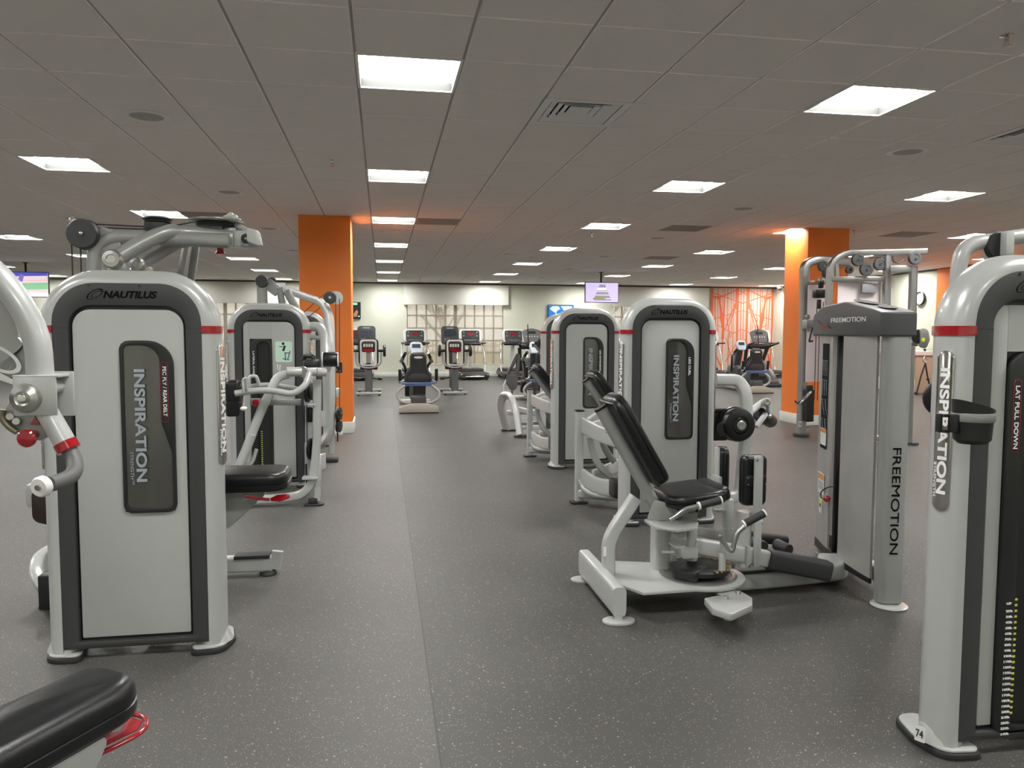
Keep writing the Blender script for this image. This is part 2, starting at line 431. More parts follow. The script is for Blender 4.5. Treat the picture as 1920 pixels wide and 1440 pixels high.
# floor
fm = bpy.data.materials.new('speckled_rubber'); fm.use_nodes = True; nt = fm.node_tree; bs = nt.nodes['Principled BSDF']
def nd(t, **k):
    n = nt.nodes.new(t)
    for a, v in k.items(): setattr(n, a, v)
    return n
tc = nd('ShaderNodeTexCoord'); L_ = nt.links.new
def ramp(src, lo, hi, clamp=True):
    r = nd('ShaderNodeMapRange'); r.inputs[1].default_value = lo; r.inputs[2].default_value = hi; L_(src, r.inputs[0]); return r.outputs[0]
sep = nd('ShaderNodeSeparateXYZ'); L_(tc.outputs['Object'], sep.inputs[0])
def mth(op, a, b=None):
    n = nd('ShaderNodeMath', operation=op)
    for i, x in enumerate((a, b)):
        if x is None: continue
        if isinstance(x, (int, float)): n.inputs[i].default_value = x
        else: L_(x, n.inputs[i])
    return n.outputs[0]
def mix(f, a, b):
    n = nd('ShaderNodeMixRGB')
    for i, x in enumerate((f, a, b)):
        if isinstance(x, tuple): n.inputs[i].default_value = (*x, 1)
        elif isinstance(x, (int, float)): n.inputs[i].default_value = x
        else: L_(x, n.inputs[i])
    return n.outputs[0]
left = mth('LESS_THAN', sep.outputs[0], .17)
far = mth('GREATER_THAN', sep.outputs[1], 13.9)
left = mth('MULTIPLY', left, mth('SUBTRACT', 1.0, far))
n1 = nd('ShaderNodeTexNoise'); n1.inputs['Scale'].default_value = .9; n1.inputs['Detail'].default_value = 5; L_(tc.outputs['Object'], n1.inputs['Vector'])
n2 = nd('ShaderNodeTexNoise'); n2.inputs['Scale'].default_value = 260; n2.inputs['Detail'].default_value = 2; L_(tc.outputs['Object'], n2.inputs['Vector'])
base = mix(left, (.066, .065, .062), (.112, .108, .101))
base = mix(mth('MULTIPLY', ramp(n1.outputs[0], .35, .7), .30), base, (.16, .15, .138))
base = mix(ramp(n2.outputs[0], .35, .7), base, (.045, .045, .043))
vz = nd('ShaderNodeTexVoronoi'); vz.inputs['Scale'].default_value = 105; L_(tc.outputs['Object'], vz.inputs['Vector'])
vc = nd('ShaderNodeSeparateColor'); L_(vz.outputs['Color'], vc.inputs[0])
fl = mth('MULTIPLY', mth('GREATER_THAN', vc.outputs[0], .4), mth('LESS_THAN', vz.outputs['Distance'], .20))
base = mix(mth('MULTIPLY', fl, .75), base, (.36, .33, .27))
vz2 = nd('ShaderNodeTexVoronoi'); vz2.inputs['Scale'].default_value = 26; L_(tc.outputs['Object'], vz2.inputs['Vector'])
fl2 = mth('LESS_THAN', vz2.outputs['Distance'], .10)
base = mix(mth('MULTIPLY', fl2, .7), base, (.42, .34, .26))
# seams between the rubber rolls
sx_ = mth('LESS_THAN', mth('ABSOLUTE', mth('SUBTRACT', sep.outputs[0], .17)), .003)
mm = mth('MODULO', mth('ADD', sep.outputs[0], 19.35), 1.22)
sx2 = mth('LESS_THAN', mm, .003)
sy = mth('LESS_THAN', mth('ABSOLUTE', mth('SUBTRACT', sep.outputs[1], 9.08)), .012)
sy = mth('MULTIPLY', sy, mth('GREATER_THAN', sep.outputs[0], .17))
base = mix(mth('MULTIPLY', mth('MAXIMUM', mth('MAXIMUM', sx_, mth('MULTIPLY', sx2, .35)), sy), .7), base, (.03, .03, .03))
L_(base, bs.inputs['Base Color'])
bs.inputs['Roughness'].default_value = .5; bs.inputs['Specular IOR Level'].default_value = .36
bp = nd('ShaderNodeBump'); bp.inputs['Strength'].default_value = .35; bp.inputs['Distance'].default_value = .002
n3 = nd('ShaderNodeTexNoise'); n3.inputs['Scale'].default_value = 180; L_(tc.outputs['Object'], n3.inputs['Vector'])
L_(n3.outputs[0], bp.inputs['Height']); L_(bp.outputs[0], bs.inputs['Normal'])
b = B(); b.box(((LX+WX)/2, (BY+WY)/2, -.05), (WX-LX+.4, WY-BY+.4, .1), 0); struct(b.build('floor', fm))

# walls; back wall has three window openings
def WXp(u, v=600): return at(u, v, WY).x
zt = CZ+.05
wz0 = at(850, 685, WY).z; wz1 = at(850, 545, WY).z
wins = [(WXp(763), WXp(944)), (WXp(380), WXp(520)), (WXp(1151), WXp(1315)), (WXp(763)-15.2, WXp(944)-15.2)]
vals = [(WXp(757), WXp(952)), (WXp(384), WXp(537)), (WXp(1172), WXp(1325)), (WXp(757)-15.2, WXp(952)-15.2)]
ww = wins[0][1]-wins[0][0]
wins[1] = (wins[1][1]-ww, wins[1][1]); vals[1] = (wins[1][0]-.1, WXp(537))
wins[2] = (WXp(1151), WXp(1151)+ww); vals[2] = (WXp(1151)-.1, WXp(1325))
b = B(); xs = LX-.1
for a, c in sorted(wins):
    b.box(((xs+a)/2, WY+.08, zt/2), (a-xs, .16, zt), 0)
    b.box(((a+c)/2, WY+.08, wz0/2), (c-a, .16, wz0), 0); b.box(((a+c)/2, WY+.08, (wz1+zt)/2), (c-a, .16, zt-wz1), 0)
    xs = c
b.box(((xs+WX+.1)/2, WY+.08, zt/2), (WX+.1-xs, .16, zt), 0)
struct(b.build('wall_back', WALLM))
b = B(); b.box((WX+.08, (BY+WY)/2, zt/2), (.16, WY-BY+.3, zt), 0); struct(b.build('wall_right', WALLM))
b = B(); b.box((LX-.08, (BY+WY)/2, zt/2), (.16, WY-BY+.3, zt), 0); struct(b.build('wall_left', WALLM))
b = B(); b.box(((LX+WX)/2, BY-.08, zt/2), (WX-LX, .16, zt), 0); struct(b.build('wall_front', WALLM))
b = B(); b.box(((LX+WX)/2, WY-.008, .07), (WX-LX, .016, .14), .004); struct(b.build('baseboard_back', TRIM))
b = B(); b.box((WX-.008, (BY+WY)/2, .07), (.016, WY-BY-.05, .14), .004); struct(b.build('baseboard_right', TRIM))
b = B(); b.box(((LX+WX)/2, WY-.012, CZ-.022), (WX-LX, .024, .04), 0); b.box((WX-.012, (BY+WY)/2, CZ-.022), (.024, WY-BY-.1, .04), 0); struct(b.build('trim_1', REVEAL))
# orange end of the right wall
b = B(); b.box((WX-.02, 13.6, CZ/2), (.04, 5.4, CZ-.045), 0); struct(b.build('wall_right_accent', ORG))
SHADE = bpy.data.materials.new('sheer_shade'); SHADE.use_nodes = True; nt = SHADE.node_tree
for n in list(nt.nodes): nt.nodes.remove(n)
out = nt.nodes.new('ShaderNodeOutputMaterial'); d = nt.nodes.new('ShaderNodeBsdfDiffuse'); tl = nt.nodes.new('ShaderNodeBsdfTranslucent'); tr = nt.nodes.new('ShaderNodeBsdfTransparent')
m1 = nt.nodes.new('ShaderNodeMixShader'); m2 = nt.nodes.new('ShaderNodeMixShader')
d.inputs[0].default_value = (.50, .475, .43, 1); tl.inputs[0].default_value = (.50, .46, .40, 1); tr.inputs[0].default_value = (1, .98, .94, 1)
m1.inputs[0].default_value = .45; m2.inputs[0].default_value = .42
nt.links.new(d.outputs[0], m1.inputs[1]); nt.links.new(tl.outputs[0], m1.inputs[2]); nt.links.new(m1.outputs[0], m2.inputs[1]); nt.links.new(tr.outputs[0], m2.inputs[2]); nt.links.new(m2.outputs[0], out.inputs[0])
GLASS = mat('window_glass', (.9, .95, .95), .02, 0, .5, trans=1, alpha=.15)
MUNT = mat('window_bars', (.10, .085, .08), .5)
vz0 = at(850, 572, WY).z; vz1 = at(850, 534, WY).z
wl = ['behind the treadmill at the end of the aisle', 'seen between the two left weight towers', 'mostly hidden behind the right weight towers', 'at the far left behind the press arm']
for k, (a, c) in enumerate(wins):
    r = thing('window_%d' % (k+1), 'window', 'window', ((a+c)/2, WY, wz0)); struct(r)
    for kk in ('label', 'category'): del r[kk]
    b = B(); y = WY+.12
    for q in range(11): b.box((a+(c-a)*q/10, y, (wz0+wz1)/2), (.10 if q == 5 else .045, .03, wz1-wz0), 0)
    for q in range(7): b.box(((a+c)/2, y, wz0+(wz1-wz0)*q/6), (c-a, .028, .04), 0)
    b.build('window_bars', MUNT, r)
    b = B(); b.box(((a+c)/2, WY+.14, (wz0+wz1)/2), (c-a, .006, wz1-wz0), 0); b.build('glass', GLASS, r)
    s_ = thing('roller_shade', 'sheer shade with white valance '+wl[k], 'window shade', ((a+c)/2, WY, wz0))
    b = B(); b.box(((a+c)/2, WY+.03, (wz0+vz0+.02)/2), (c-a-.03, .003, vz0+.05-wz0), 0); b.build('shade_cloth', SHADE, s_)
    b = B(); b.box(((a+c)/2, WY+.03, wz0+.03), (c-a-.03, .015, .02), .003); b.build('hem_bar', TRIM, s_)
    va, vb_ = vals[k]
    b = B(); b.box(((va+vb_)/2, WY-.075, (vz0+vz1)/2), (vb_-va, .15, vz1-vz0), .005); b.build('valance', WALLW, s_)
# outdoors
b = B(); b.box((0, 45, -.2), (90, 41.5, .1), 0); struct(b.build('ground_outside', mat('lawn', (.50, .46, .26), .9, noise=(.6, 2))))
BARK = mat('bark', (.25, .2, .15), .9)
for k, x in enumerate((-9, -3.5, 2.4, 9.5)):
    t_ = thing('garden_tree', ('bare tree outside the far left window', 'bare tree outside the left window', 'bare tree seen through the shade behind the aisle treadmill', 'bare tree outside the right window')[k], 'tree', (x, 31, -.15))
    b = B(); b.tube([(x, 31, -.15), (x+.1, 31, 1.2), (x-.15, 31, 2.4)], .12, fil=.3); b.tube([(x+.1, 31, 1), (x+.9, 31.1, 2.2)], .06, fil=0); b.tube([(x, 31, 1.1), (x-.9, 30.9, 2.1)], .06, fil=0); b.build('trunk', BARK, t_)
    b = B()
    for q in range(9):
        a = q*.7; z0 = 1.2+q*.12; b.tube([(x, 31, z0), (x+.5*math.cos(a), 31+.3*math.sin(a), z0+.5), (x+.9*math.cos(a), 31+.6*math.sin(a), z0+1.1)], .03, fil=.1, seg=8)
    b.build('branches', BARK, t_)
fe = thing('garden_fence', 'pale wooden picket fence outside the windows', 'fence', (0, 34, -.15))
b = B()
for k in range(160): b.box((-16+k*.2, 34, .45), (.07, .03, 1.2), 0)
b.box((0, 34.03, .2), (32, .03, .08), 0); b.box((0, 34.03, .8), (32, .03, .08), 0)
b.build('pickets', mat('pale_wood', (.62, .55, .34), .7), fe)

# columns
def column(n, x0, x1, y0, y1, lab):
    t_ = B(); t_.box(((x0+x1)/2, (y0+y1)/2, CZ/2+.06), (x1-x0, y1-y0, CZ-.12), .004); o = struct(t_.build('column_%d' % n, ORG))
    b = B(); b.box(((x0+x1)/2, (y0+y1)/2, .075), (x1-x0+.036, y1-y0+.036, .15), .004); struct(b.build('baseboard_column_%d' % n, TRIM))
column(1, -1.085, -.41, 10.55, 11.2, '')
column(2, 6.17, 6.83, 10.45, 11.1, '')
# ------------------------------------------------------------------ weight towers
def resamp(loop, n=96):
    P = [Vector(p) for p in loop]; P.append(P[0]); L = [0]
    for i in range(len(P)-1): L.append(L[-1]+(P[i+1]-P[i]).length)
    # start where the ray from the centre at 225 degrees leaves the loop
    c = sum(P[:-1], Vector((0, 0)))/len(P[:-1]); out = []
    x0, x1 = min(p.x for p in P), max(p.x for p in P); y0, y1 = min(p.y for p in P), max(p.y for p in P)
    key = [((p.x-x0)+(p.y-y0)) for p in P[:-1]]; s0 = L[key.index(min(key))]
    A = sum(P[i].x*P[i+1].y-P[i+1].x*P[i].y for i in range(len(P)-1)); sg = 1 if A > 0 else -1
    for k in range(n):
        s = (s0+sg*L[-1]*k/n) % L[-1]
        i = max(j for j in range(len(L)-1) if L[j] <= s+1e-12)
        t = (s-L[i])/max(L[i+1]-L[i], 1e-9); out.append(tuple(P[i].lerp(P[i+1], t)))
    return out
SHP = [(0, 0), (.02, .003), (.042, -.008), (.057, -.03), (.064, -.058), (.062, -.09), (.048, -.122), (.024, -.138), (0, -.14)]
def arch(hw, top, r, z0=.03, n=14):
    p = [(-hw, z0), (-hw, z0+.3), (-hw, .9)]
    p += [(-hw+r-r*math.cos(a*PI/2/n), top-r+r*math.sin(a*PI/2/n)) for a in range(n+1)]
    q = [(-x, z) for x, z in p[::-1]]
    return p+q
def down(x, z, y=0.0, side=1):
    """reading direction straight down, letter tops towards +x"""
    return frameM((x, y, z), (0, 0, -1), (1, 0, 0))
def rivets(bm_, pts, r=.006): 
    for p in pts: bm_.cyl(p, (p[0], p[1]-.004, p[2]), r, seg=10)
def tower(t, front='back', title='', detail=2, strap=None):
    """built round the local origin of the thing t, front face towards -y"""
    b = B(); b.sweep(arch(.285, 1.545, .17), SHP, XZ((0, 0, 0)))
    b.box((0, .10, 1.40), (.52, .12, .08), .01); b.box((0, .11, .075), (.56, .05, .05), .006)
    shell = b.build('side_shroud', SIL, t)
    b = B(); o_ = rrect(-.285, .048, .285, 1.557, (.004, .004, .16, .16), 10); i_ = rrect(-.222, .078, .222, 1.462, (.004, .004, .085, .085), 10)
    b.ring(o_, i_, XZ((0, .035, 0)), .037, .006); b.build('charcoal_surround', DARK, t)
    b = B(); b.prism(rrect(-.235, .06, .235, 1.47, .05), XZ((0, .034, 0)), .012)
    b.box((-.2535, -.0012, 1.372), (.063, .002, .002), 0); b.box((.2535, -.0012, 1.372), (.063, .002, .002), 0)
    b.box((0, .13, .78), (.56, .012, 1.42), .003)
    b.build('backing', BLACK, t)
    if front == 'back':
        b = B(); b.prism(rrect(-.212, .092, .212, 1.447, (.006, .006, .07, .07), 8), XZ((0, .022, 0)), .012, .002); pn = b.build('access_panel', PANEL, t)
        outl = rpoly([(-.035, .61, .032), (.172, .61, .032), (.172, 1.322, .11), (-.035, 1.322, .035)], 10)
        inl = rpoly([(-.02, .628, .02), (.157, .628, .02), (.157, .86, .10), (.118, .985, .10), (.118, 1.302, .07), (-.02, 1.302, .02)], 8)
        b = B(); b.ring(resamp(outl), resamp(inl), XZ((0, .0105, 0)), .013, .002); wf = b.build('window_frame', BLACK, t)
        b = B(); n = 24
        t2 = bmesh.new(); rows = []
        for q in range(n+1):
            f = q/n; x = -.03+.195*f; zt_ = 1.305-.10+math.sqrt(max(.01-max(x-.066, 0)**2, 0)); d = .0148+.0065*math.sin(f*PI)
            rows.append((t2.verts.new((x, d-.024, .615)), t2.verts.new((x, d-.024, zt_))))
        for q in range(n): t2.faces.new((rows[q][0], rows[q+1][0], rows[q+1][1], rows[q][1]))
        b._merge(t2, Matrix.Translation((0, .012, 0))); b.build('smoked_pane', SMOKE, wf)
        b2 = text('INSPIRATION', down(.018, 1.205, -.0005), .465, .042, GTX, wf, bold=.03)
        text('STRENGTH\u2122', down(-.004, .865, -.0005), .135, .013, GTX, wf)
        if detail > 1:
            b = B(); b.ring(resamp(rrect(.121, .985, .150, 1.235, .008), 48), resamp(rrect(.1225, .9865, .1485, 1.2335, .0065), 48), XZ((0, -.0022, 0)), .0008); b.build('red_outline', RED, wf)
            text(title, down(.1295, 1.215, -.0026), .205, .0145, WTX, wf, bold=.012)
        else: text(title, down(.129, 1.19, -.0026), .026*len(title)*.62, .016, WTX, wf, bold=.03)
    else:
        # panel with an opening on the left for the weight stack
        sl = rrect(-.158, .062, .022, 1.30, (.03, .03, .06, .06), 8)
        b = B(); b.prism(rrect(.024, .092, .212, 1.447, (.006, .006, .07, .004), 8), XZ((0, .022, 0)), .012, .002)
        b.prism(rrect(-.212, .092, -.160, 1.447, (.006, .002, .002, .034), 8), XZ((0, .022, 0)), .012, .002)
        b.prism(rrect(-.160, 1.302, .024, 1.447, (0, 0, 0, 0), 2), XZ((0, .022, 0)), .0118, 0)
        pn = b.build('access_panel', PANEL, t)
        b = B(); b.ring(resamp(sl), resamp(rrect(-.100, .085, .004, 1.275, (.02, .02, .05, .05), 8)), XZ((0, .02, 0)), .022, .003); wf = b.build('window_frame', BLACK, t)
        b = B(); b.box((-.05, .055, .68), (.13, .01, 1.2), 0)
        b.cyl((-.09, .04, .1), (-.09, .04, 1.3), .006); b.cyl((-.01, .04, .1), (-.01, .04, 1.3), .006); b.build('guide_rods', STEEL, t)
        b = B()
        for q in range(22): b.box((-.05, .04, .10+q*.019), (.11, .03, .017), .002)
        b.build('weight_stack', BLACK, t)
        b = B()
        for q in range(21): b.box((-.075, .0235, .118+q*.019), (.012, .004, .008), .001)
        b.build('weight_numbers', YEL, t)
        text(title, down(-.136, 1.195, -.0028), .20, .0155, WTX, wf, bold=.012)
        if detail > 1:
            b = B(); b.ring(resamp(rrect(-.142, .985, -.114, 1.215, .008), 48), resamp(rrect(-.1405, .9865, -.1155, 1.2135, .0065), 48), XZ((0, -.0022, 0)), .0008); b.build('red_outline', RED, wf)
            lbs = ['OFF']+[str(k)+'lb' for k in range(20, 250, 10)]
            for q, s_ in enumerate(lbs):
                z = .49-q*.0185-(.004 if q else -.002)
                text(s_, frameM((-.134, -.0028, z), (1, 0, 0), (0, 0, 1)), .006*len(s_), .0075, WTX, wf, 'weight_label', bold=.02)
        if title.startswith('LAT'): pass
    # brand lettering and swirl on the surround
    text('NAUTILUS', frameM((-.088, -.0022, 1.492), (1, 0, 0), (0, 0, 1)), .205, .03, DTX, t, 'brand_lettering', bold=.035, shear=.25)
    b = B()
    for a, c, cx in ((.036, .016, -.118), (.024, .009, -.112)):
        o_ = []; i_ = []
        for k in range(40):
            th = 2*PI*k/40; ex = lambda s_, p=th, A=a, Cc=c: (A*s_*math.cos(p), Cc*s_*math.sin(p))
            x, z = ex(1); o_.append((x*.86-z*.5+cx, x*.5+z*.86+1.508))
            x, z = ex(.80 if th < PI else .9); i_.append((x*.86-z*.5+cx, x*.5+z*.86+1.508))
        b.ring(o_, i_, XZ((0, -.001, 0)), .0015)
    b.build('brand_swirl', DTX, t)
    b = B(); rivets(b, [(-.14, 0, 1.543), (.05, 0, 1.543)], .005); b.build('screw', BLACK, t)
    # red bands
    for sx in (-1, 1):
        b = B(); pr = [(o+.004 if o > 0 else o-.002, z+(.004 if z > -.02 else (-.004 if z < -.11 else 0))) for o, z in SHP]
        if sx < 0: b.sweep([(-.285, 1.352), (-.285, 1.358), (-.285, 1.376), (-.285, 1.382)], [(o, z) for o, z in pr], XZ((0, 0, 0)))
        else: b.sweep([(.285, 1.382), (.285, 1.376), (.285, 1.358), (.285, 1.352)], pr, XZ((0, 0, 0)))
        b.build('red_band', RED, t)
    # badges on the posts
    for sx in ((-1, 1) if detail > 0 else ()):
        n_ = Vector((sx*.94, -.34, 0)); e = Vector((-n_.y, n_.x, 0)) if sx > 0 else Vector((-n_.y, n_.x, 0))
        e = Vector((0, 0, 1)).cross(n_)
        o = Vector((sx*.3405, .045, 1.05)); Mx = frameM(o, e, (0, 0, 1))
        b = B(); b.prism(rrect(-.027, -.255, .027, .255, .026, 8), Mx, .014, .005); bd = b.build('chrome_badge', CHR, t)
        text('INSPIRATION', frameM(o+n_*.0145+Vector((0, 0, .2))-e*.012, (0, 0, -1), e), .40, .03, WTX, bd, bold=.03)
        text('STRENGTH', frameM(o+n_*.0145+Vector((0, 0, -.1))-e*.022, (0, 0, -1), e), .11, .007, WTX, bd)
    # feet
    for sx in (-1, 1):
        x0, x1 = (.205, .375)
        pl = rpoly([(x0, -.035, .03), (x1-.03, -.02, .06), (x1, .10, .08), (x1-.03, .24, .06), (x0+.05, .24, .03)], 6)
        pl = [(sx*x, y) for x, y in pl]; 
        if sx < 0: pl = pl[::-1]
        b = B(); b.prism(pl, Matrix.Translation((0, 0, 0)), .022, .004); ft = b.build('foot', RUB, t)
        b = B(); b.prism([(sx*.29+(x-sx*.29)*.93, .1+(y-.1)*.93) for x, y in pl], Matrix.Translation((0, 0, .022)), .01, .004)
        b.cyl((sx*.30, .07, .03), (sx*.30, .07, .08), .07, .05); b.build('foot_cap', SIL, ft)

def backrest(t, p0, p1, width=.27, thick=.075, tube_r=.026, off=.065, name='back_pad', cap=True, side=-1, tube=True, ext=.06):
    """pad from p0 (top) to p1 (bottom) lying across Y, the tube runs behind it"""
    p0, p1 = Vector(p0), Vector(p1); d = (p1-p0); L = d.length; d.normalize(); yv = Vector((0, 1, 0)); nrm = d.cross(yv).normalized()*side*-1
    if nrm.x*(-side) < 0: nrm = -nrm
    R = Matrix((yv, d, yv.cross(d))).transposed()
    if R.determinant() < 0: R = Matrix((-yv, d, (-yv).cross(d))).transposed()
    b = B(); b.pad((p0+p1)/2, (width, L, thick), R, .03, .0); pd = b.build(name, LEA, t)
    b = B(); b.box((p0+p1)/2-nrm*(thick*.45), (width*.9, L*.95, .014), .005, R); b.build('pad_board', BLACK, pd)
    if tube:
        q0 = p0-nrm*off+d*.03; q1 = p1-nrm*off+d*ext
        b = B(); b.tube([q0, q1], tube_r, tube_r*1.25, 0, upv=nrm); tb = b.build('back_tube', SIL2, t)
        b = B(); b.tube([q0-d*.008, q0+d*.004], tube_r*1.08, tube_r*1.35, 0, upv=nrm); b.build('end_cap', BLACK, tb)
        b = B(); b.ball(q0+d*.12-nrm*tube_r*1.1, .008); b.ball(q1-d*.15-nrm*tube_r*1.1, .008); b.build('bolt', CHR, tb)

# ---- pec fly tower and machine (left foreground)
t = thing('pec_fly_machine', 'nearest left weight machine with PEC FLY / REAR DELT window and overhead pulley arms', 'weight machine', (-1.02, 3.33, 0))
def local_tower(t, *a, **k):
    w_ = t['_world']; del t['_world']; tower(t, *a, **k); t['_world'] = w_
local_tower(t, 'back', 'PEC FLY / REAR DELT')
Y = 3.66
b = B(); b.tube([at(177, 560, Y), at(177, 515, Y), at(180, 462, Y), at(212, 444, Y), at(290, 445, Y), at(430, 452, Y)], .033, fil=.12, n=8)
b.beam(at(336, 540, 3.95), at(352, 452, 3.95), .055, .035, .01); b.beam(at(356, 540, 4.0), at(368, 455, 4.0), .02, .035, .005)
b.build('overhead_frame', SIL2, t)
for (pts, r, Ya, Yb, cu) in (([(219, 484), (262, 458), (312, 434), (345, 436), (436, 446)], .035, 3.55, 3.72, (215, 487, 17)), ([(266, 495), (300, 475), (338, 453), (372, 449)], .027, 3.72, 3.86, (261, 497, 14))):
    n = len(pts); b = B(); b.tube([at(u, v, Ya+(Yb-Ya)*k/(n-1)) for k, (u, v) in enumerate(pts)], r, fil=.1, n=8); ar = b.build('press_arm', SIL2, t)
    b = B(); c = at(cu[0], cu[1], Ya); rr = cu[2]/420; b.lathe(c+Vector((0, .05, 0)), (0, -1, 0), [(rr*.9, 0), (rr, .01), (rr, .085), (rr*.85, .1), (rr*.45, .102), (rr*.4, .096), (.005, .096)]); b.build('pivot_cap', STEEL, ar)
    b = B(); b.box(c+Vector((.005, .03, -.055)), (.075, .07, .10), .008); b.build('pivot_bracket', SIL2, ar)
b = B(); c = at(157, 439, 3.62); b.prism(rpoly([(-.06, .07, .02), (.10, .03, .03), (.16, -.05, .03), (.06, -.09, .03), (-.03, -.05, .03)], 5), XZ(c+Vector((0, .05, 0))), .03, .004); b.ball(c+Vector((-.055, .03, .06)), .016)
br = b.build('pulley_bracket', SIL2, t)
b = B(); b.lathe(c+Vector((0, .018, 0)), (0, -1, 0), [(.060, 0), (.064, .006), (.064, .04), (.060, .046), (.02, .046), (.01, .048)]); b.lathe(c+Vector((-.0, .03, 0)), (0, -1, 0), [(.066, 0), (.066, .008)]); pu = b.build('pulley', DARK, t)
b = B(); b.ball(c+Vector((0, -.03, 0)), .011); b.build('bolt', CHR, pu)
b = B(); c = at(296, 434, 3.66); b.lathe(c, (0, 0, 1), [(.05, 0), (.056, .01), (.056, .035)]); b.lathe(c+Vector((0, 0, .036)), (0, 0, 1), [(.05, 0), (.062, .004), (.05, .01), (.062, .017), (.058, .024), (.03, .026)]); pu = b.build('pulley', DARK, t)
b = B()
for z in (.037, .052): b.lathe(c+Vector((0, 0, z)), (0, 0, 1), [(.058, 0), (.064, .002), (.058, .004)])
b.build('pulley_rim', CHR, pu)
b = B(); c = at(406, 419, 3.74); b.lathe(c, (0, 0, 1), [(.10, 0), (.122, .004), (.117, .009), (.124, .014), (.10, .018)]); cm = b.build('cam_disc', STEEL, t)
b = B(); b.lathe(c+Vector((0, 0, -.02)), (0, 0, 1), [(.05, 0), (.085, .004), (.09, .018)]); b.build('cam_hub', BLACK, cm)
b = B(); j = at(432, 446, 3.74); b.cyl(j+Vector((0, 0, -.04)), j+Vector((0, 0, .045)), .034, bev=.004)
b.box(at(464, 449, 3.74), (.11, .08, .075), .008); b.beam(at(440, 421, 3.74), at(482, 440, 3.72), .05, .02, .005)
b.prism(rpoly([(-.03, .045, .01), (.02, .03, .01), (.035, -.045, .01), (-.03, -.02, .01)], 3), XZ(at(480, 448, 3.72)), .07, .006)
for du, dv in ((424, 410), (432, 405), (440, 409), (447, 416), (430, 414)): b.ball(at(du, dv, 3.74), .017)
b.build('arm_joint', SIL, t)
b = B(); c = at(462, 448, 3.69); b.lathe(c, (0, -1, 0), [(.016, 0), (.022, .004), (.022, .014), (.012, .016)]); rl_ = b.build('roller', BLACK, t)
b = B(); b.ball(c+Vector((0, -.014, 0)), .007); b.build('bolt', CHR, rl_)
for u, v in ((387, 459), (413, 474)):
    b = B(); c = at(u, v-14, 3.72); b.lathe(c, (0, 0, -1), [(.008, 0), (.008, .012), (.016, .014), (.014, .024), (.022, .038), (.02, .042), (0.002, .043)]); b.build('pull_pin', RED, t)
b = B(); Yc = 3.64
for A_, Z_ in (((170, 420), (272, 425)), ((176, 426), (272, 430)), ((320, 424), (365, 416))): b.cyl(at(*A_, Yc), at(*Z_, Yc+.02), .003, seg=6)
c1 = at(134, 445, Yc); c2 = at(151, 462, Yc)
b.cyl(c1, (c1.x, c1.y, .2), .003, seg=6); b.cyl(c2, (c2.x, c2.y, .2), .003, seg=6); b.build('cable', CAB, t)
# seat, running sideways behind the tower
b = B(); b.pad((-.74, 4.16, .59), (.50, .32, .095), None, .03, .012); b.build('seat', LEA, t)
b = B(); b.prism(rpoly([(-.42, .0, .02), (.17, .0, .02), (.16, -.035, .01), (-.02, -.20, .03), (-.42, -.22, .02)], 4), XZ((-.78, 4.22, .535)), .10, .008); b.build('seat_bracket', SIL2, t)
b = B(); b.tube([at(460, 930, 4.0), at(485, 935, 4.0), at(505, 937, 4.0)], .008, fil=.03); b.prism(rpoly([(0, 0, .01), (.05, .03, .01), (.11, .03, .02), (.12, .01, .02), (.07, -.012, .02)], 4), frameM(at(500, 940, 4.04), (1, 0, .05), (0, .8, .6)), .012, .004); b.build('seat_lever', RED, t)
b = B(); b.pad((-1.24, 4.16, 1.0), (.09, .28, .62), None, .02); b.build('back_pad', LEA, t)
# base rails
b = B(); b.rtube([(-1.5, 4.4, .065), (-1.0, 4.4, .065), (-.62, 4.39, .065)], .07, .09, fil=0); b.rtube([(-.605, 4.39, .03), (-.59, 4.39, .13)], .06, .035, 0)
b.rtube([(-1.0, 3.45, .07), (-1.0, 4.4, .07)], .08, .06, 0); b.rtube([(-1.0, 4.4, .07), (-.95, 4.28, .07), (-.95, 4.2, .35), (-.95, 4.18, .45)], .07, .07, .05)
b.rtube([at(130, 1028, 4.3), at(78, 1052, 4.2), at(74, 1085, 4.05), at(90, 1112, 3.98), (-1.42, 3.9, .16), (-1.2, 3.7, .16)], .07, .12, fil=.12); 
b.build('base_frame', SIL, t)
b = B(); b.box((-.725, 4.385, .112), (.19, .085, .02), .004); b.build('tread_grip', RUB, t)
b = B(); b.box(at(97, 1106, 3.93), (.09, .09, .17), .01); b.build('counterweight', BLACK, t)
for p in ((-.645, 4.39), (-1.63, 4.02)):
    b = B(); b.lathe((p[0], p[1], 0), (0, 0, 1), [(.045, 0), (.048, .006), (.045, .014), (.03, .03)]); b.build('foot', RUB, t)
b = B(); b.cyl((-1.63, 4.02, .03), (-1.63, 4.02, .12), .012); b.build('levelling_bolt', CHR, t)
b = B(); c = at(75, 935, 3.75); b.box(c+Vector((.03, 0, .02)), (.16, .10, .12), .03); b.build('arm_counterweight', SIL, t)
b = B(); b.prism(rpoly([(0, -.085, .04), (.09, -.11, .02), (.09, .05, .02), (0, .05, .02)], 6), XZ(c+Vector((0, -.04, 0))), .05, .006); b.build('counterweight_cover', mat('dark_brown_plastic', (.03, .018, .014), .4), t)

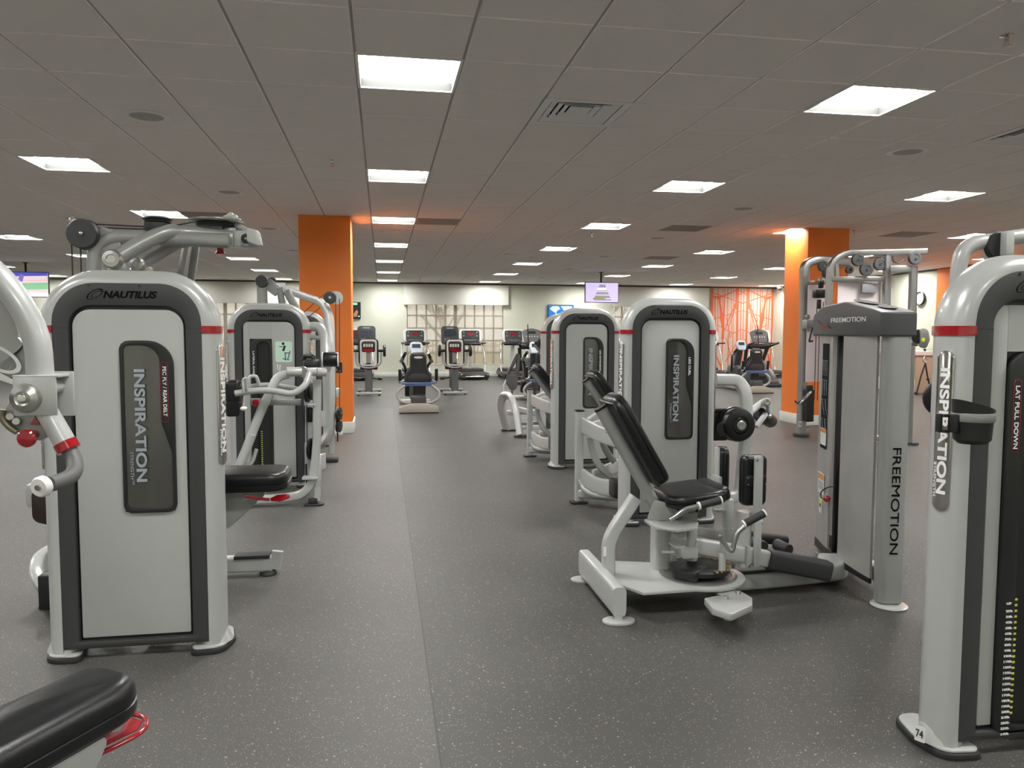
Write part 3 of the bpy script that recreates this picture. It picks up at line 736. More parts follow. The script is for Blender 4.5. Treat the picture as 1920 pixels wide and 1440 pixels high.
# ---- foreground machine on the far left: hanging press arm and seat
t = thing('chest_press_machine', 'foreground left machine: curved silver arm with grey grip handle, and black seat with red lever', 'weight machine', (-.9, 1.85, 0))
Y = 1.82
b = B(); b.tube([(-1.35, 1.95, .05), (-1.35, 1.95, 1.5), at(-60, 470, 1.86), at(0, 519, Y), at(46, 580, Y), at(72, 640, Y), at(76, 712, Y)], .026, .028, fil=.16, n=10, seg=24); b.build('press_arm', SIL, t)
Mx = XZ((0, Y+.02, 0))
def uvp(pts, Y, rr=0): return [(at(u, v, Y).x, at(u, v, Y).z)+((rr,) if rr else ()) for u, v in pts]
b = B(); outp = resamp(rpoly(uvp([(-70, 540), (6, 566), (60, 640), (60, 706), (-70, 712)], Y, .02), 4), 64); inp = resamp(rpoly(uvp([(18, 588), (30, 602), (47, 640), (45, 650), (28, 632)], Y, .012), 6), 64)
b.ring(outp, inp, Mx, .012, .002); gp = b.build('gusset_plate', SIL2, t)
b = B(); oo = []; ii = []
for k in range(48):
    a = 2*PI*k/48; x, z = math.cos(a), math.sin(a)
    def q(s, x=x, z=z):
        X_, Z_ = .052*s*x, .026*(s-.06 if s < 1 else s)*z; return (X_*.85+Z_*.5, -X_*.5+Z_*.85)
    oo.append(q(1)); ii.append(q(.8))
b.ring(oo, ii, XZ(at(-6, 672, Y)+Vector((0, .006, 0))), .002)
b.prism([(0, 0), (.05, -.03), (.085, -.045), (.04, -.035), (-.02, -.012)], XZ(at(-16, 700, Y)+Vector((0, .006, .01))), .002)
b.build('brand_swirl', WTX, gp)
# yoke
c = at(72, 736, Y)
b = B(); b.box(c+Vector((.006, -.03, -.005)), (.086, .006, .085), .002); b.box(c+Vector((.012, .03, -.005)), (.10, .006, .10), .002); b.box(c+Vector((.008, .0, .037)), (.092, .066, .006), .002)
b.cyl(c+Vector((.03, -.02, .012)), c+Vector((.03, .05, .012)), .014); yk = b.build('yoke', SIL, t)
b = B(); cc = at(62, 744, Y)+Vector((0, -.028, 0)); b.lathe(cc, (0, -1, 0), [(.030, 0), (.032, .008), (.028, .018), (.016, .024), (.012, .022)], 40); wsh = b.build('pivot_washer', STEEL, yk)
b = B(); b.cyl(cc+Vector((0, -.02, 0)), cc+Vector((0, -.028, 0)), .009, bev=.001); b.build('bolt', CHR, wsh)
b = B(); pl = rpoly(uvp([(36, 706), (70, 716), (95, 780), (98, 815), (70, 828), (40, 822), (4, 790), (2, 772), (12, 755)], Y, .008), 5); b.prism(pl, XZ((0, Y+.024, 0)), .012, .002); aj = b.build('adjuster_plate', SIL2, t)
b = B(); b.tube([at(6, 768, Y-.0), at(3, 783, Y), at(16, 800, Y), at(32, 810, Y)], .007, fil=.03); b.build('plate_rim', mat('worn_brass', (.22, .20, .13), .35, .7), aj)
b = B(); b.cyl(at(18, 781, Y+.002), at(18, 781, Y+.026), .0075); b.cyl(at(30, 790, Y+.002), at(30, 790, Y+.026), .0075); b.build('slot_hole', CHR, aj)
b = B(); b.prism(uvp([(27, 746), (38, 740), (70, 762), (72, 776), (48, 774)], Y), XZ((0, Y+.011, 0)), .001); b.build('sticker', mat('sticker_grey', (.42, .41, .39), .5), aj)
b = B(); b.prism(uvp([(53, 797), (62, 781), (71, 797)], Y), XZ((0, Y+.010, 0)), .001); b.build('red_triangle', RED, aj)
b = B(); k0 = at(60, 816, Y)+Vector((0, -.0, 0)); b.cyl(k0+Vector((0, .01, 0)), k0+Vector((0, -.02, 0)), .011); b.lathe(k0+Vector((0, -.014, -.003)), (0, -1, -.05), [(.012, 0), (.019, .005), (.0195, .014), (.016, .019), (.001, .021)]); b.build('pull_knob', RED, t)
e0, e1 = at(80, 758, Y), at(123, 832, Y-.01)
b = B(); b.tube([e0, e1], .0225, fil=0, seg=24); b.build('lower_arm', SIL, t)
d = (e1-e0).normalized(); b = B(); b.tube([e1-d*.004, e1+d*.016], .0245, fil=0, seg=24); b.build('red_collar', RED, t)
b = B(); b.tube([e1+d*.01, at(140, 862, Y-.02), at(141, 886, Y-.05), at(122, 900, Y-.09), at(92, 908, Y-.13)], .0165, fil=.03, n=8, seg=20); b.build('hand_grip', mat('grey_foam_grip', (.10, .10, .10), .5, bump=.2, bscale=700), t)
ec = at(78, 911, Y-.14); dd = (ec-at(122, 900, Y-.09)).normalized()
b = B(); b.lathe(ec-dd*.012+Vector((0, -.006, 0)), Vector((-.35, -1, -.1)), [(.016, 0), (.0215, .004), (.0215, .014), (.018, .019), (.001, .0195)]); cp = b.build('end_cap', WHT, t)
b = B(); b.cyl(ec-dd*.012+Vector((-.0055, -.022, -.001)), ec-dd*.012+Vector((-.0075, -.0275, -.0015)), .006); b.build('bolt', STEEL, cp)
# seat: long axis runs back to front-right
sc0 = Vector((-.81, 1.745, .47)); yawS = math.radians(-36)
R = Matrix.Rotation(yawS, 3, 'Z') @ Matrix.Rotation(math.radians(3), 3, 'X')
b = B(); b.pad(sc0, (.225, .58, .10), R, .04, .02, .14, cr=.085); sp_ = b.build('seat', LEA, t)
b = B(); b.pad(sc0+R @ Vector((0, -.01, -.052)), (.17, .52, .02), R, .008, 0, .14, cr=.07); b.build('seat_board', BLACK, sp_)
b = B()
for x in (.06, -.07): b.prism(rpoly([(-.2, 0, .02), (.20, 0, .03), (.17, -.05, .05), (0, -.22, .06), (-.2, -.22, .02)], 5), frameM(sc0+R @ Vector((x, 0, -.06)), R @ Vector((0, 1, 0)), (0, 0, 1)), .012, .003)
b.rtube([sc0+Vector((-.02, -.02, -.16)), (sc0.x-.02, sc0.y-.02, .05)], .09, .06, 0); b.rtube([(sc0.x-.02, sc0.y-.02, .05), (-1.35, 1.95, .05)], .07, .06, 0)
b.build('seat_bracket', SIL, t)
zl = .365; lv = [atz(u, v, zl) for u, v in ((205, 1338), (250, 1338), (274, 1346), (276, 1362), (258, 1378), (200, 1408), (110, 1442), (60, 1470))]
b = B(); b.tube(lv, .0065, fil=.03, n=6); pl = [(p.x, p.y) for p in [atz(u, v, zl) for u, v in ((243, 1345), (268, 1352), (258, 1368), (190, 1402), (140, 1412), (175, 1378), (225, 1372))]]
b.prism(pl, Matrix.Translation((0, 0, zl-.002)), .004, .001); b.build('seat_lever', RED, t)
for p in ((sc0.x-.02, sc0.y-.02), (-1.35, 1.95)):
    b = B(); b.cyl((p[0], p[1], 0), (p[0], p[1], .03), .05, .04); b.build('foot', RUB, t)

# ---- lateral raise machine
t = thing('lateral_raise_machine', 'left weight machine with instruction placard, stack window and curved arms with black roller pads', 'weight machine', (-.965, 6.85, 0))
local_tower(t, 'front', 'LATERAL RAISE', 1)
b = B(); b.prism(rrect(.045, .95, .198, 1.285, .012), XZ((-.965, 6.862, 0)), .003, .001); pc = b.build('instruction_placard', mat('placard_grey', (.42, .41, .39), .4), t)
b = B(); b.prism(rrect(.052, 1.10, .192, 1.28, .018), XZ((-.965, 6.8585, 0)), .001); b.build('picture_field', GRN, pc)
b = B(); o = Vector((-.965, 6.8572, 0))
def st(x, z, w_, h_, r=0): b.box((o.x+x, o.y, z), (w_, .001, h_), 0, Matrix.Rotation(r, 3, 'Y'))
st(.15, 1.18, .045, .01); st(.135, 1.15, .01, .07); st(.165, 1.16, .01, .08, .3); st(.14, 1.125, .06, .008, .2); b.build('figure_drawing', mat('print_blue', (.10, .17, .30), .5), pc)
b = B(); st(.125, 1.22, .018, .05, .3); b.cyl((o.x+.118, o.y, 1.26), (o.x+.118, o.y-.001, 1.26), .012); st(.10, 1.235, .03, .006); b.build('figure_head', BLACK, pc)
b = B(); st(.068, 1.06, .010, .05); st(.087, 1.05, .012, .06, .1); b.build('small_figures', WHT, pc)
text('NAUTILUS', frameM((o.x+.058, o.y, .985), (1, 0, 0), (0, 0, 1)), .09, .014, WHT, pc)
Yp = 6.15
b = B(); b.rtube([at(595, 712, Yp), at(594, 840, Yp), at(586, 905, Yp), at(566, 928, Yp), at(520, 935, Yp), at(400, 940, Yp)], .065, .065, fil=.22, n=8)
b.rtube([at(597, 870, Yp), at(595, 938, Yp)], .05, .05, 0)
b.build('base_frame', SIL, t)
b = B(); b.prism(rpoly([(-.09, -.05, .02), (.07, -.05, .03), (.07, .05, .03), (-.05, .05, .02)], 4), Matrix.Translation((-.535, 6.13, 0)), .015, .003); b.box((-.55, 6.13, .035), (.07, .05, .04), .01); b.build('foot', RUB, t)
for z in (.63, .28):
    b = B(); p0 = Vector((-.53, Yp, z)); b.beam(p0+Vector((.02, .03, .03)), (-.60, 6.98, z), .05, .11, .012); b.beam(p0+Vector((.03, .02, .05)), (-.49, 6.5, z+.01), .035, .13, .01); b.build('side_bracket', SIL, t)
b = B(); b.cyl(at(537, 697, 6.0), at(566, 697, 6.02), .037, bev=.004); b.cyl(at(568, 697, 6.02), at(592, 697, 6.06), .032, bev=.003); b.cyl(at(592, 697, 6.06), at(610, 698, 6.1), .034, bev=.005); b.build('pivot_shaft', SIL, t)
b = B(); b.cyl(at(566, 697, 6.0), at(568.5, 697, 6.02), .042); b.build('bearing_ring', STEEL, t)
b = B(); b.tube([at(541, 701, 6.02), at(520, 706, 6.02), at(509, 729, 6.0), at(485, 780, 6.0), at(466, 832, 6.0), at(448, 875, 6.0)], .034, .034, fil=.12, n=8, power=3); b.build('main_strut', SIL, t)
b = B(); b.tube([at(474, 815, 5.95), at(452, 872, 5.95)], .026, fil=0); b.tube([at(481, 842, 6.0), at(472, 872, 6.0), at(446, 874, 6.0)], .014, fil=.05); b.build('gas_strut', SIL, t)
b = B(); b.tube([at(441, 738, 5.9), at(470, 733, 5.9), at(505, 731, 5.9), at(550, 740, 5.9), at(574, 722, 5.92), at(580, 700, 5.98)], .024, fil=.14, n=8); b.tube([at(461, 726, 6.15), at(505, 720, 6.15), at(562, 730, 6.15)], .019, fil=.1)
b.tube([at(457, 736, 5.86), at(455, 712, 5.86), at(461, 708, 5.86), at(463, 733, 5.88)], .010, fil=.05); b.tube([at(467, 727, 6.1), at(467, 706, 6.1), at(480, 704, 6.1), at(487, 724, 6.12)], .014, fil=.07, n=8)
b.tube([at(459, 742, 5.88), at(457, 762, 5.88)], .010, fil=0); b.build('lift_arm', SIL, t)
b = B(); b.ball(at(457, 766, 5.88), .026, (1, 1, .65)); b.build('handle_end', WHT, t)
b = B(); b.beam(at(468, 753, 6.25), at(565, 754, 6.3), .05, .05, .006); b.build('cross_rail', SIL2, t)
b = B(); c = at(480, 755, 6.2); b.lathe(c, (0, -1, 0), [(.02, 0), (.03, .006), (.026, .02), (.001, .024)], 8); b.build('pull_knob', RED, t)
for (u0, u1, v, Yy, r) in ((606, 633, 674, 6.2, .058), (425, 446, 746, 6.0, .075)):
    if u0 > 500: b = B(); b.cyl(at(u0, v, Yy), at(u1, v, Yy), r, bev=.01); pd = b.build('roller_pad', LEA, t); b = B(); b.cyl(at(u0-1.5, v, Yy), at(u0, v, Yy), r*1.03); b.cyl(at(u1, v, Yy), at(u1+1.5, v, Yy), r*1.0); b.build('end_disc', WHT, pd)
    else: b = B(); b.pad(at(u0+14, v, Yy), (.10, .16, .27), None, .03); b.build('thigh_pad', LEA, t)
b = B()
for (u, v) in ((440, 732), (447, 727), (436, 742)): b.cyl(at(u, v, 5.98)+Vector((-.02, 0, 0)), at(u, v, 5.98)+Vector((.03, 0, 0)), .05, bev=.005)
b.build('pad_hub', BLACK, t)
b = B(); b.tube([at(580, 613, 6.95), at(600, 612, 6.9), at(609, 630, 6.85), at(610, 662, 6.7), at(612, 690, 6.4)], .042, fil=.2, n=8); b.tube([at(581, 632, 6.95), at(603, 634, 6.9)], .02, fil=0); b.build('rear_arm', SIL, t)
b = B(); b.tube([at(568, 676, 6.6), at(572, 668, 6.6), at(588, 668, 6.5), at(590, 680, 6.5)], .02, fil=.04); b.box(at(585, 685, 6.5), (.13, .12, .10), .02); b.build('cup_holder', BLACK, t)
for (u, v, n_) in ((574, 738, 2), (580, 842, 2)):
    for k in range(n_):
        b = B(); c = at(u+k*6.5, v-4*k, 6.2+.04*k); R_ = .085 if v > 800 else .07
        b.lathe(c, (1, -.25, 0), [(R_*.9, 0), (R_, .004), (R_*.92, .012), (R_, .02), (R_*.9, .024)]); pu = b.build('pulley', BLACK, t)
        b = B(); b.cyl(c+Vector((.02, -.006, 0)), c+Vector((.034, -.009, 0)), .014); b.build('bolt', CHR, pu)
b = B(); b.box(at(581, 777, 6.25), (.055, .06, .12), .01); b.build('stop_block', BLACK, t)
b = B(); b.cyl(at(571, 760, 6.2), at(571, 830, 6.2), .004, seg=6); b.cyl(at(575, 760, 6.2), at(576, 830, 6.2), .004, seg=6); b.cyl(at(574, 870, 6.2), at(575, 905, 6.2), .008, seg=8); b.build('cable', CAB, t)
b = B(); b.box(at(585, 758, 6.15), (.06, .10, .015), .003); b.box(at(582, 895, 6.15), (.12, .12, .02), .006); b.build('pulley_shelf', SIL, t)
# overhead part: tubes towards the column
b = B(); b.tube([at(492, 580, 7.1), at(491, 527, 7.1)], .045, fil=0); b.beam(at(500, 530, 7.12), at(523, 548, 7.12), .07, .10, .01)
b.tube([at(524, 538, 7.1), at(530, 575, 7.15)], .03, fil=0); b.tube([at(537, 545, 7.1), at(556, 580, 7.15)], .034, fil=0); b.build('overhead_frame', SIL2, t)
b = B(); c = at(491, 527, 7.05); b.lathe(c, (0, -1, 0), [(.055, -.03), (.058, 0), (.05, .03), (.03, .03)]); b.lathe(at(510, 529, 7.15), (0, -1, 0), [(.04, -.03), (.045, 0), (.04, .02)]); b.build('pulley', DARK, t)
# ---- third left machine: long top tube with pulley and cables in front of the column
t = thing('triceps_machine', 'left weight tower half hidden behind the placard machine, pulley and cables before the column', 'weight machine', (-.99, 9.3, 0))
local_tower(t, 'back', 'ABDOMINAL', 0)
Y = 8.6
b = B(); b.rtube([at(527, 539, 8.7), at(560, 552, 8.6), at(607, 568, 8.4), at(617, 592, 8.3), at(620, 640, 8.2), at(620, 760, 8.15), at(618, 812, 8.15), at(606, 830, 8.15), at(590, 838, 8.3)], .085, .075, fil=.35, n=8)
b.rtube([at(622, 790, 8.2), at(622, 850, 8.2)], .06, .06, 0)
b.beam(at(622, 740, 8.3), at(635, 735, 8.5), .04, .10, .01); b.beam(at(622, 815, 8.3), at(636, 812, 8.4), .12, .04, .01)
b.build('frame', SIL, t)
b = B(); b.box(tuple(at(622, 858, 8.2)*.0+Vector((at(622, 858, 8.2).x, 8.2, .02))), (.14, .16, .04), .01); b.build('foot', RUB, t)
b = B(); c = at(619, 558, 8.25); b.lathe(c, (0, -1, 0), [(.058, 0), (.066, .01), (.066, .03), (.058, .04)]); pu = b.build('pulley', DARK, t)
b = B(); b.cyl(c+Vector((.06, .03, 0)), c+Vector((.06, .05, 0)), .07); b.cyl(c+Vector((0, -.045, 0)), c+Vector((0, -.05, 0)), .014); b.build('pulley_plate', SIL, pu)
for v in (784, 798):
    b = B(); b.lathe(at(632, v-8 if v < 790 else v, 8.2), (1, -.3, 0), [(.06, 0), (.075, .006), (.068, .02), (.075, .034), (.06, .04)]); pu = b.build('pulley', BLACK, t)
    b = B(); b.cyl(at(638, v-10, 8.15), at(641, v-10, 8.15), .014); b.build('bolt', CHR, pu)
b = B()
c = at(607, 552, 8.28); b.cyl(c, at(565, 590, 8.9), .004, seg=6); b.cyl(at(613, 566, 8.28), at(572, 600, 8.9), .004, seg=6)
for u in (629.5, 636.5): b.cyl(at(u, 560, 8.2), at(u, 770, 8.2), .004, seg=6)
b.cyl(at(633, 805, 8.2), at(633, 828, 8.2), .008, seg=6); b.build('cable', CAB, t)
b = B(); b.box(at(634, 697, 8.2), (.05, .03, .02), .004); b.build('cable_stop', BLACK, t)
b = B(); b.cyl((at(637, 700, 8.9).x, 8.9, .9), (at(637, 700, 8.9).x, 8.9, 1.02), .03); b.cyl((-.64, 9.2, .9), (at(632, 700, 8.9).x, 8.9, .97), .02); b.build('hand_grip', BLACK, t)
# ------------------------------------------------------------------ right side weight machines
PB = Vector((1.54, 5.88, 0))
def side_frame(t, base):
    D = Vector(base)-PB
    def q(u, v, Y): return at(u, v, Y)+D
    b = B(); zt_ = at(1091, 771, 5.88).z
    b.rtube([PB+D+Vector((0, 0, .02)), PB+D+Vector((0, 0, zt_))], .062, .062, 0); b.build('frame_post', SIL, t)
    b = B(); b.box(PB+D+Vector((0, 0, zt_+.006)), (.07, .07, .014), .006); b.build('post_cap', BLACK, t)
    for z, (A, Bq, Cq), nm in ((0, ((1092, 797, 5.86), (1126, 815, 5.6), (1172, 828, 5.34)), 0), (1, ((1092, 893, 5.86), (1120, 912, 5.6), (1146, 915, 5.42)), 1)):
        b = B(); b.rtube([q(*A), q(*Bq), q(*Cq)], .035, .125, .2, upv=(0, 0, 1)); b.build('side_bracket', SIL, t)
    for A, Z, hh_ in (((1100, 788, 5.9), (1124, 772, 6.25), .03), ((1112, 893, 5.75), (1168, 868, 6.2), .10), ((1112, 800, 5.75), (1150, 790, 6.2), .08)):
        b = B(); b.beam(q(*A), q(*Z), .03, hh_, .008); b.build('diagonal_strut', SIL, t)
    b = B(); b.box(q(1156, 915, 5.35), (.075, .16, .13), .012); b.build('bumper', BLACK, t)
    b = B(); b.rtube([q(1106, 820, 5.75), q(1111, 850, 5.75), q(1124, 875, 5.72), q(1145, 893, 5.7)], .05, .045, .12, upv=(0, 1, 0)); b.rtube([q(1128, 822, 5.9), q(1135, 845, 5.9), q(1152, 866, 5.9)], .05, .035, .1, upv=(0, 1, 0)); b.build('curved_link', SIL2, t)
    b = B(); b.tube([q(1087, 900, 5.84), q(1094, 917, 5.8), q(1112, 929, 5.65), q(1165, 934, 5.35)], .022, fil=.12); b.build('lower_tube', SIL2, t)
    b = B(); b.prism(rpoly([(-.07, -.055, .02), (.06, -.055, .02), (.08, .0, .02), (.06, .055, .02), (-.07, .055, .02)], 4), Matrix.Translation((PB.x+D.x, PB.y+D.y, 0)), .016, .004); ft = b.build('foot', RUB, t)
    b = B(); b.box((PB.x+D.x, PB.y+D.y, .035), (.05, .05, .04), .008); b.build('foot_insert', BLACK, ft)
# leg curl
t = thing('leg_curl_machine', 'weight machine with LEG CURL window, big black padded disc on its right', 'weight machine', (1.994, 5.1, 0))
local_tower(t, 'back', 'LEG CURL', 1)
side_frame(t, (1.54, 5.88, 0))
backrest(t, at(1108, 697, 5.45), at(1190, 815, 5.45), .26, .07, .022, .068)
b = B(); b.pad((1.98, 5.62, .50), (.42, .36, .08), None, .03, .01); b.build('seat', LEA, t)
b = B(); b.rtube([(1.98, 5.62, .46), (1.98, 5.62, .08)], .08, .08, 0); b.rtube([(1.54, 5.88, .08), (2.0, 5.6, .08), (2.2, 5.25, .08)], .07, .07, .1); b.build('base_frame', SIL, t)
b = B(); b.rtube([at(1340, 712, 5.45), at(1384, 712, 5.45), at(1398, 735, 5.42), at(1400, 800, 5.4)], .09, .09, .16, upv=(0, 1, 0), n=10); b.rtube([at(1400, 800, 5.4), (at(1395, 800, 5.4).x, 5.45, .1), (2.2, 5.4, .08)], .08, .07, .08); b.build('curved_beam', SIL, t)
b = B(); c = at(1386, 797, 5.26); b.lathe(c+Vector((0, .07, 0)), (0, -1, 0), [(.10, 0), (.124, .02), (.126, .06), (.118, .085), (.10, .094), (.066, .095), (.062, .088), (.056, .094), (.03, .095)], 48); rp_ = b.build('round_pad', LEA, t)
b = B(); b.lathe(c+Vector((.004, -.02, 0)), (0, -1, 0), [(.036, 0), (.036, .012), (.03, .018), (.012, .019), (.001, .016)]); hb = b.build('hub_cap', ALU, rp_)
b = B(); b.lathe(c+Vector((.0, .075, 0)), (0, 1, 0), [(.128, 0), (.13, .012), (.11, .02)], 48); b.beam(c+Vector((-.16, .1, .1)), c+Vector((-.02, .1, .1)), .02, .03, .004); b.box(c+Vector((-.12, .12, -.02)), (.16, .03, .22), .01); b.lathe(c+Vector((-.125, .02, -.03)), (0, -1, 0), [(.05, 0), (.055, .01), (.05, .02), (.02, .022)]); b.build('range_disc', BLACK, t)
b = B(); b.tube([at(1404, 775, 5.5), at(1430, 754, 5.6), at(1440, 752, 5.62)], .026, fil=.05); b.cyl(at(1436, 754, 5.52), at(1438, 754, 5.7), .032, bev=.004); b.tube([at(1440, 760, 5.6), at(1444, 775, 5.6)], .02, fil=0); b.beam(at(1418, 800, 5.5), at(1436, 776, 5.55), .035, .03, .004); b.build('roller_arm', SIL, t)
b = B(); b.lathe(at(1438, 754, 5.51), (0, -1, 0), [(.028, 0), (.028, .006), (.012, .008), (.001, .004)]); b.ball(at(1443, 780, 5.55), .018); b.build('pivot_bolt', CHR, t)
b = B(); b.cyl(at(1424, 776, 5.58), at(1446, 790, 5.75), .055, bev=.015); b.cyl(at(1416, 768, 5.7), at(1428, 788, 5.85), .045, bev=.012); b.build('roller_pad', LEA, t)
# leg extension
t = thing('leg_extension_machine', 'weight machine with LEG EXTENSION window, behind and left of the LEG CURL tower', 'weight machine', (2.01, 7.4, 0))
local_tower(t, 'back', 'LEG EXTENSION', 1)
side_frame(t, (1.59, 8.21, 0))
backrest(t, at(1002, 684, 7.8), at(1060, 757, 7.8), .26, .07, .022, .068)
b = B(); b.pad((2.02, 7.98, .50), (.42, .36, .08), None, .03, .01); b.build('seat', LEA, t)
b = B(); b.rtube([(2.0, 7.98, .46), (2.0, 7.98, .08)], .08, .08, 0); b.rtube([(1.59, 8.21, .08), (2.0, 7.95, .08), (2.2, 7.6, .08)], .07, .07, .1); b.build('base_frame', SIL, t)
# third in the row
t = thing('leg_press_machine', 'distant weight machine with silver arch leg and double back pad, behind the LEG EXTENSION tower', 'weight machine', (2.42, 9.9, 0))
local_tower(t, 'back', 'LEG PRESS', 0)
backrest(t, at(1008, 636, 10.1), at(1026, 662, 10.1), .26, .09, .02, .07, 'head_pad', ext=.3)
backrest(t, at(1024, 665, 10.1), at(1052, 712, 10.1), .30, .09, .02, .07, 'back_pad', tube=False)
b = B(); p = [Vector((1.70, 10.43, .02)), at(939, 760, 10.38), at(943, 741, 10.3), at(958, 742, 10.05), at(966, 760, 9.95), Vector((1.76, 9.76, .02))]
b.rtube(p, .075, .11, .12, upv=(0, -.4, 1), n=8); b.rtube([at(960, 765, 10.1), at(990, 772, 10.1), at(1010, 775, 10.1)], .08, .08, .1)
b.rtube([at(972, 802, 9.9), at(1020, 800, 9.9)], .06, .05, 0); b.rtube([at(968, 795, 10.3), at(1020, 793, 10.3)], .05, .05, 0); b.build('arch_leg', SIL, t)
for p_ in ((1.70, 10.43), (1.76, 9.76)):
    b = B(); b.box((p_[0]+.03, p_[1], .012), (.22, .10, .024), .008); b.build('foot', RUB, t)

# ------------------------------------------------------------------ hip adduction machine with its own stack tower
t = thing('hip_adduction_machine', 'silver FREEMOTION machine with reclined black seat, two thigh pads and metal stack tower', 'weight machine', (1.7, 3.7, 0))
YS = 3.70
# tower frame: s along the broad face, q across, towards the right
O = Vector((2.43, 3.41, 0)); e1 = Vector((.215, .977, 0)).normalized(); e2 = Vector((e1.y, -e1.x, 0))
Mt = frameM(O, e1, (0, 0, 1), e2)      # local x along the face, y up, z across
def S(s, q, z): return O+e1*s+e2*q+Vector((0, 0, z))
Rt = Matrix((e1, Vector((0, 0, 1)), e2)).transposed()
Rb = Matrix((e1, e2, Vector((0, 0, 1)))).transposed()
if Rb.determinant() < 0: Rb = Matrix((e1, -e2, Vector((0, 0, 1)))).transposed()
b = B(); pl = rpoly([(-.045, .01, .03), (-.045, .15, .03), (.03, .155, .01), (.03, .005, .01)], 5)
def up_prism(b, poly, z0, z1, bev=.0):
    Mx = Matrix((e1, e2, Vector((0, 0, 1)))).transposed().to_4x4(); Mx.translation = O+Vector((0, 0, z0)); b.prism(poly, Mx, z1-z0, bev)
pl = rpoly([(-.05, .006, .03), (-.05, .122, .035), (.025, .126, .01), (.025, .0, .01)], 5)
up_prism(b, pl, .02, 1.345); b.box(S(.45, .09, .10), (.85, .05, .08), .008, Rb); up_prism(b, rpoly([(.83, .0, .02), (.83, .15, .03), (.90, .15, .03), (.90, .02, .02)], 4), .02, 1.345)
tf = b.build('tower_post', SIL2, t)
# shroud strips
def bowed(s0, s1, z0, z1, name, m, z0b=None, bow=.03, q0=.0):
    b = B(); n = 10; t2 = bmesh.new(); R1 = []
    for k in range(n+1):
        s = s0+(s1-s0)*k/n; f = (s-.0)/.87; qq = q0-bow*math.sin(PI*min(max(f, 0), 1)); zb = z0+((z0b if z0b is not None else z0)-z0)*k/n
        R1.append([t2.verts.new(S(s, qq, zb)), t2.verts.new(S(s, qq, z1)), t2.verts.new(S(s, qq+.012, z1)), t2.verts.new(S(s, qq+.012, zb))])
    for k in range(n):
        for j in range(4): t2.faces.new((R1[k][j], R1[k][(j+1) % 4], R1[k+1][(j+1) % 4], R1[k+1][j]))
    t2.faces.new(R1[0][::-1]); t2.faces.new(R1[-1]); bmesh.ops.recalc_face_normals(t2, faces=t2.faces); b._merge(t2)
    return b.build(name, m, t)
BR = mat('brushed_shroud', (.52, .515, .49), .34, .4, noise=(.75, 6))
bowed(.055, .43, .115, 1.345, 'stack_shroud', BR, .10)
far_s = bowed(.60, .87, .10, 1.345, 'placard_shroud', BR, .075)
bowed(.052, .87, .088, .112, 'shroud_trim', BLACK, .06, q0=-.003)
b = B(); b.box(S(.045, .03, .72), (.022, .03, 1.25), .003, Rb); b.box(S(.56, .03, .34), (.075, .02, .50), .003, Rb); b.box(S(.585, .012, .72), (.022, .03, 1.25), .003, Rb); b.build('shroud_gap', BLACK, t)
b = B()
for k in range(20): b.box(S(.51, .085, .14+k*.024), (.20, .08, .022), .003, Rb)
b.build('weight_stack', BLACK, t)
b = B(); b.cyl(S(.45, .085, .1), S(.45, .085, 1.4), .008); b.cyl(S(.57, .085, .1), S(.57, .085, 1.4), .008); b.build('guide_rods', STEEL, t)
# cap with sloping top
b = B(); cp_ = [(-.062, 1.345, .01), (-.062, 1.462, .01), (.05, 1.482, .05), (.42, 1.532, .3), (.75, 1.518, .2), (.905, 1.468, .05), (.905, 1.345, .01)]
b.prism(rpoly(cp_, 8), frameM(S(0, -.04, 0), e1, (0, 0, 1), e2), .172, .012, 3); cap_ = b.build('tower_cap', CAPG, t)
b = B()
for s, q, L_e in ((.08, .09, .07), (.36, .095, .14)):
    z = 1.484+(.13*(s-.05)/.37*.39 if True else 0)
    pl = [(math.cos(2*PI*k/28)*L_e, math.sin(2*PI*k/28)*.038) for k in range(28)]
    sl_ = Vector((e1.x, e1.y, .13)).normalized(); Mx = frameM(S(s, q-.04, z+.002), sl_, e2); 
    if Mx.to_3x3().col[2].z < 0: Mx = frameM(S(s, q-.04, z+.002), sl_, -e2)
    b.prism(pl, Mx, .002)
b.build('cup_recess', BLACK, cap_)
# lettering: reads from the far end to the near end
FN = -e2
text('FREEMOTION', frameM(S(.595, -.0415, 1.42), -e1, (0, 0, 1)), .48, .026, WTX, cap_, bold=.008)
b = B(); b.prism([(0, 0), (-.06, .005), (-.12, .03), (-.17, .045), (-.12, .02), (-.06, -.012), (.03, -.012)], frameM(S(.66, -.0415, 1.40), -e1, (0, 0, 1)), .001); b.prism([(0, 0), (.02, -.02), (.05, -.035), (.10, -.04), (.04, -.03), (.01, -.005)], frameM(S(.67, -.0415, 1.425), -e1, (0, 0, 1)), .001); b.build('brand_swoosh', RED, cap_)
nf = -e1
text('FREEMOTION', frameM(S(-.052, .042, .80), (0, 0, -1), e2), .53, .04, DTX, tf)
bq = lambda s: -.03*math.sin(PI*s/.87)
def decal(name, s0, s1, z0, z1, m, lift=.002, parent=None):
    b = B(); sm = (s0+s1)/2; q_ = -.03*math.sin(PI*sm/.87)-lift
    sl = math.atan2(-.03*math.sin(PI*s1/.87)+.03*math.sin(PI*s0/.87), s1-s0)
    d_ = (e1*math.cos(sl)+e2*math.sin(sl)); b.prism(rrect(-(s1-s0)/2, z0, (s1-s0)/2, z1, .006, 3), frameM(O+e1*sm+e2*q_, -d_, (0, 0, 1)), .001)
    return b.build(name, m, parent or far_s)
dc = decal('exercise_placard', .665, .80, .68, 1.30, mat('matt_black_print', (.01, .01, .011), .75, spec=.15))
random.seed(3)
FGM = mat('figure_blue_grey', (.28, .30, .33), .7)
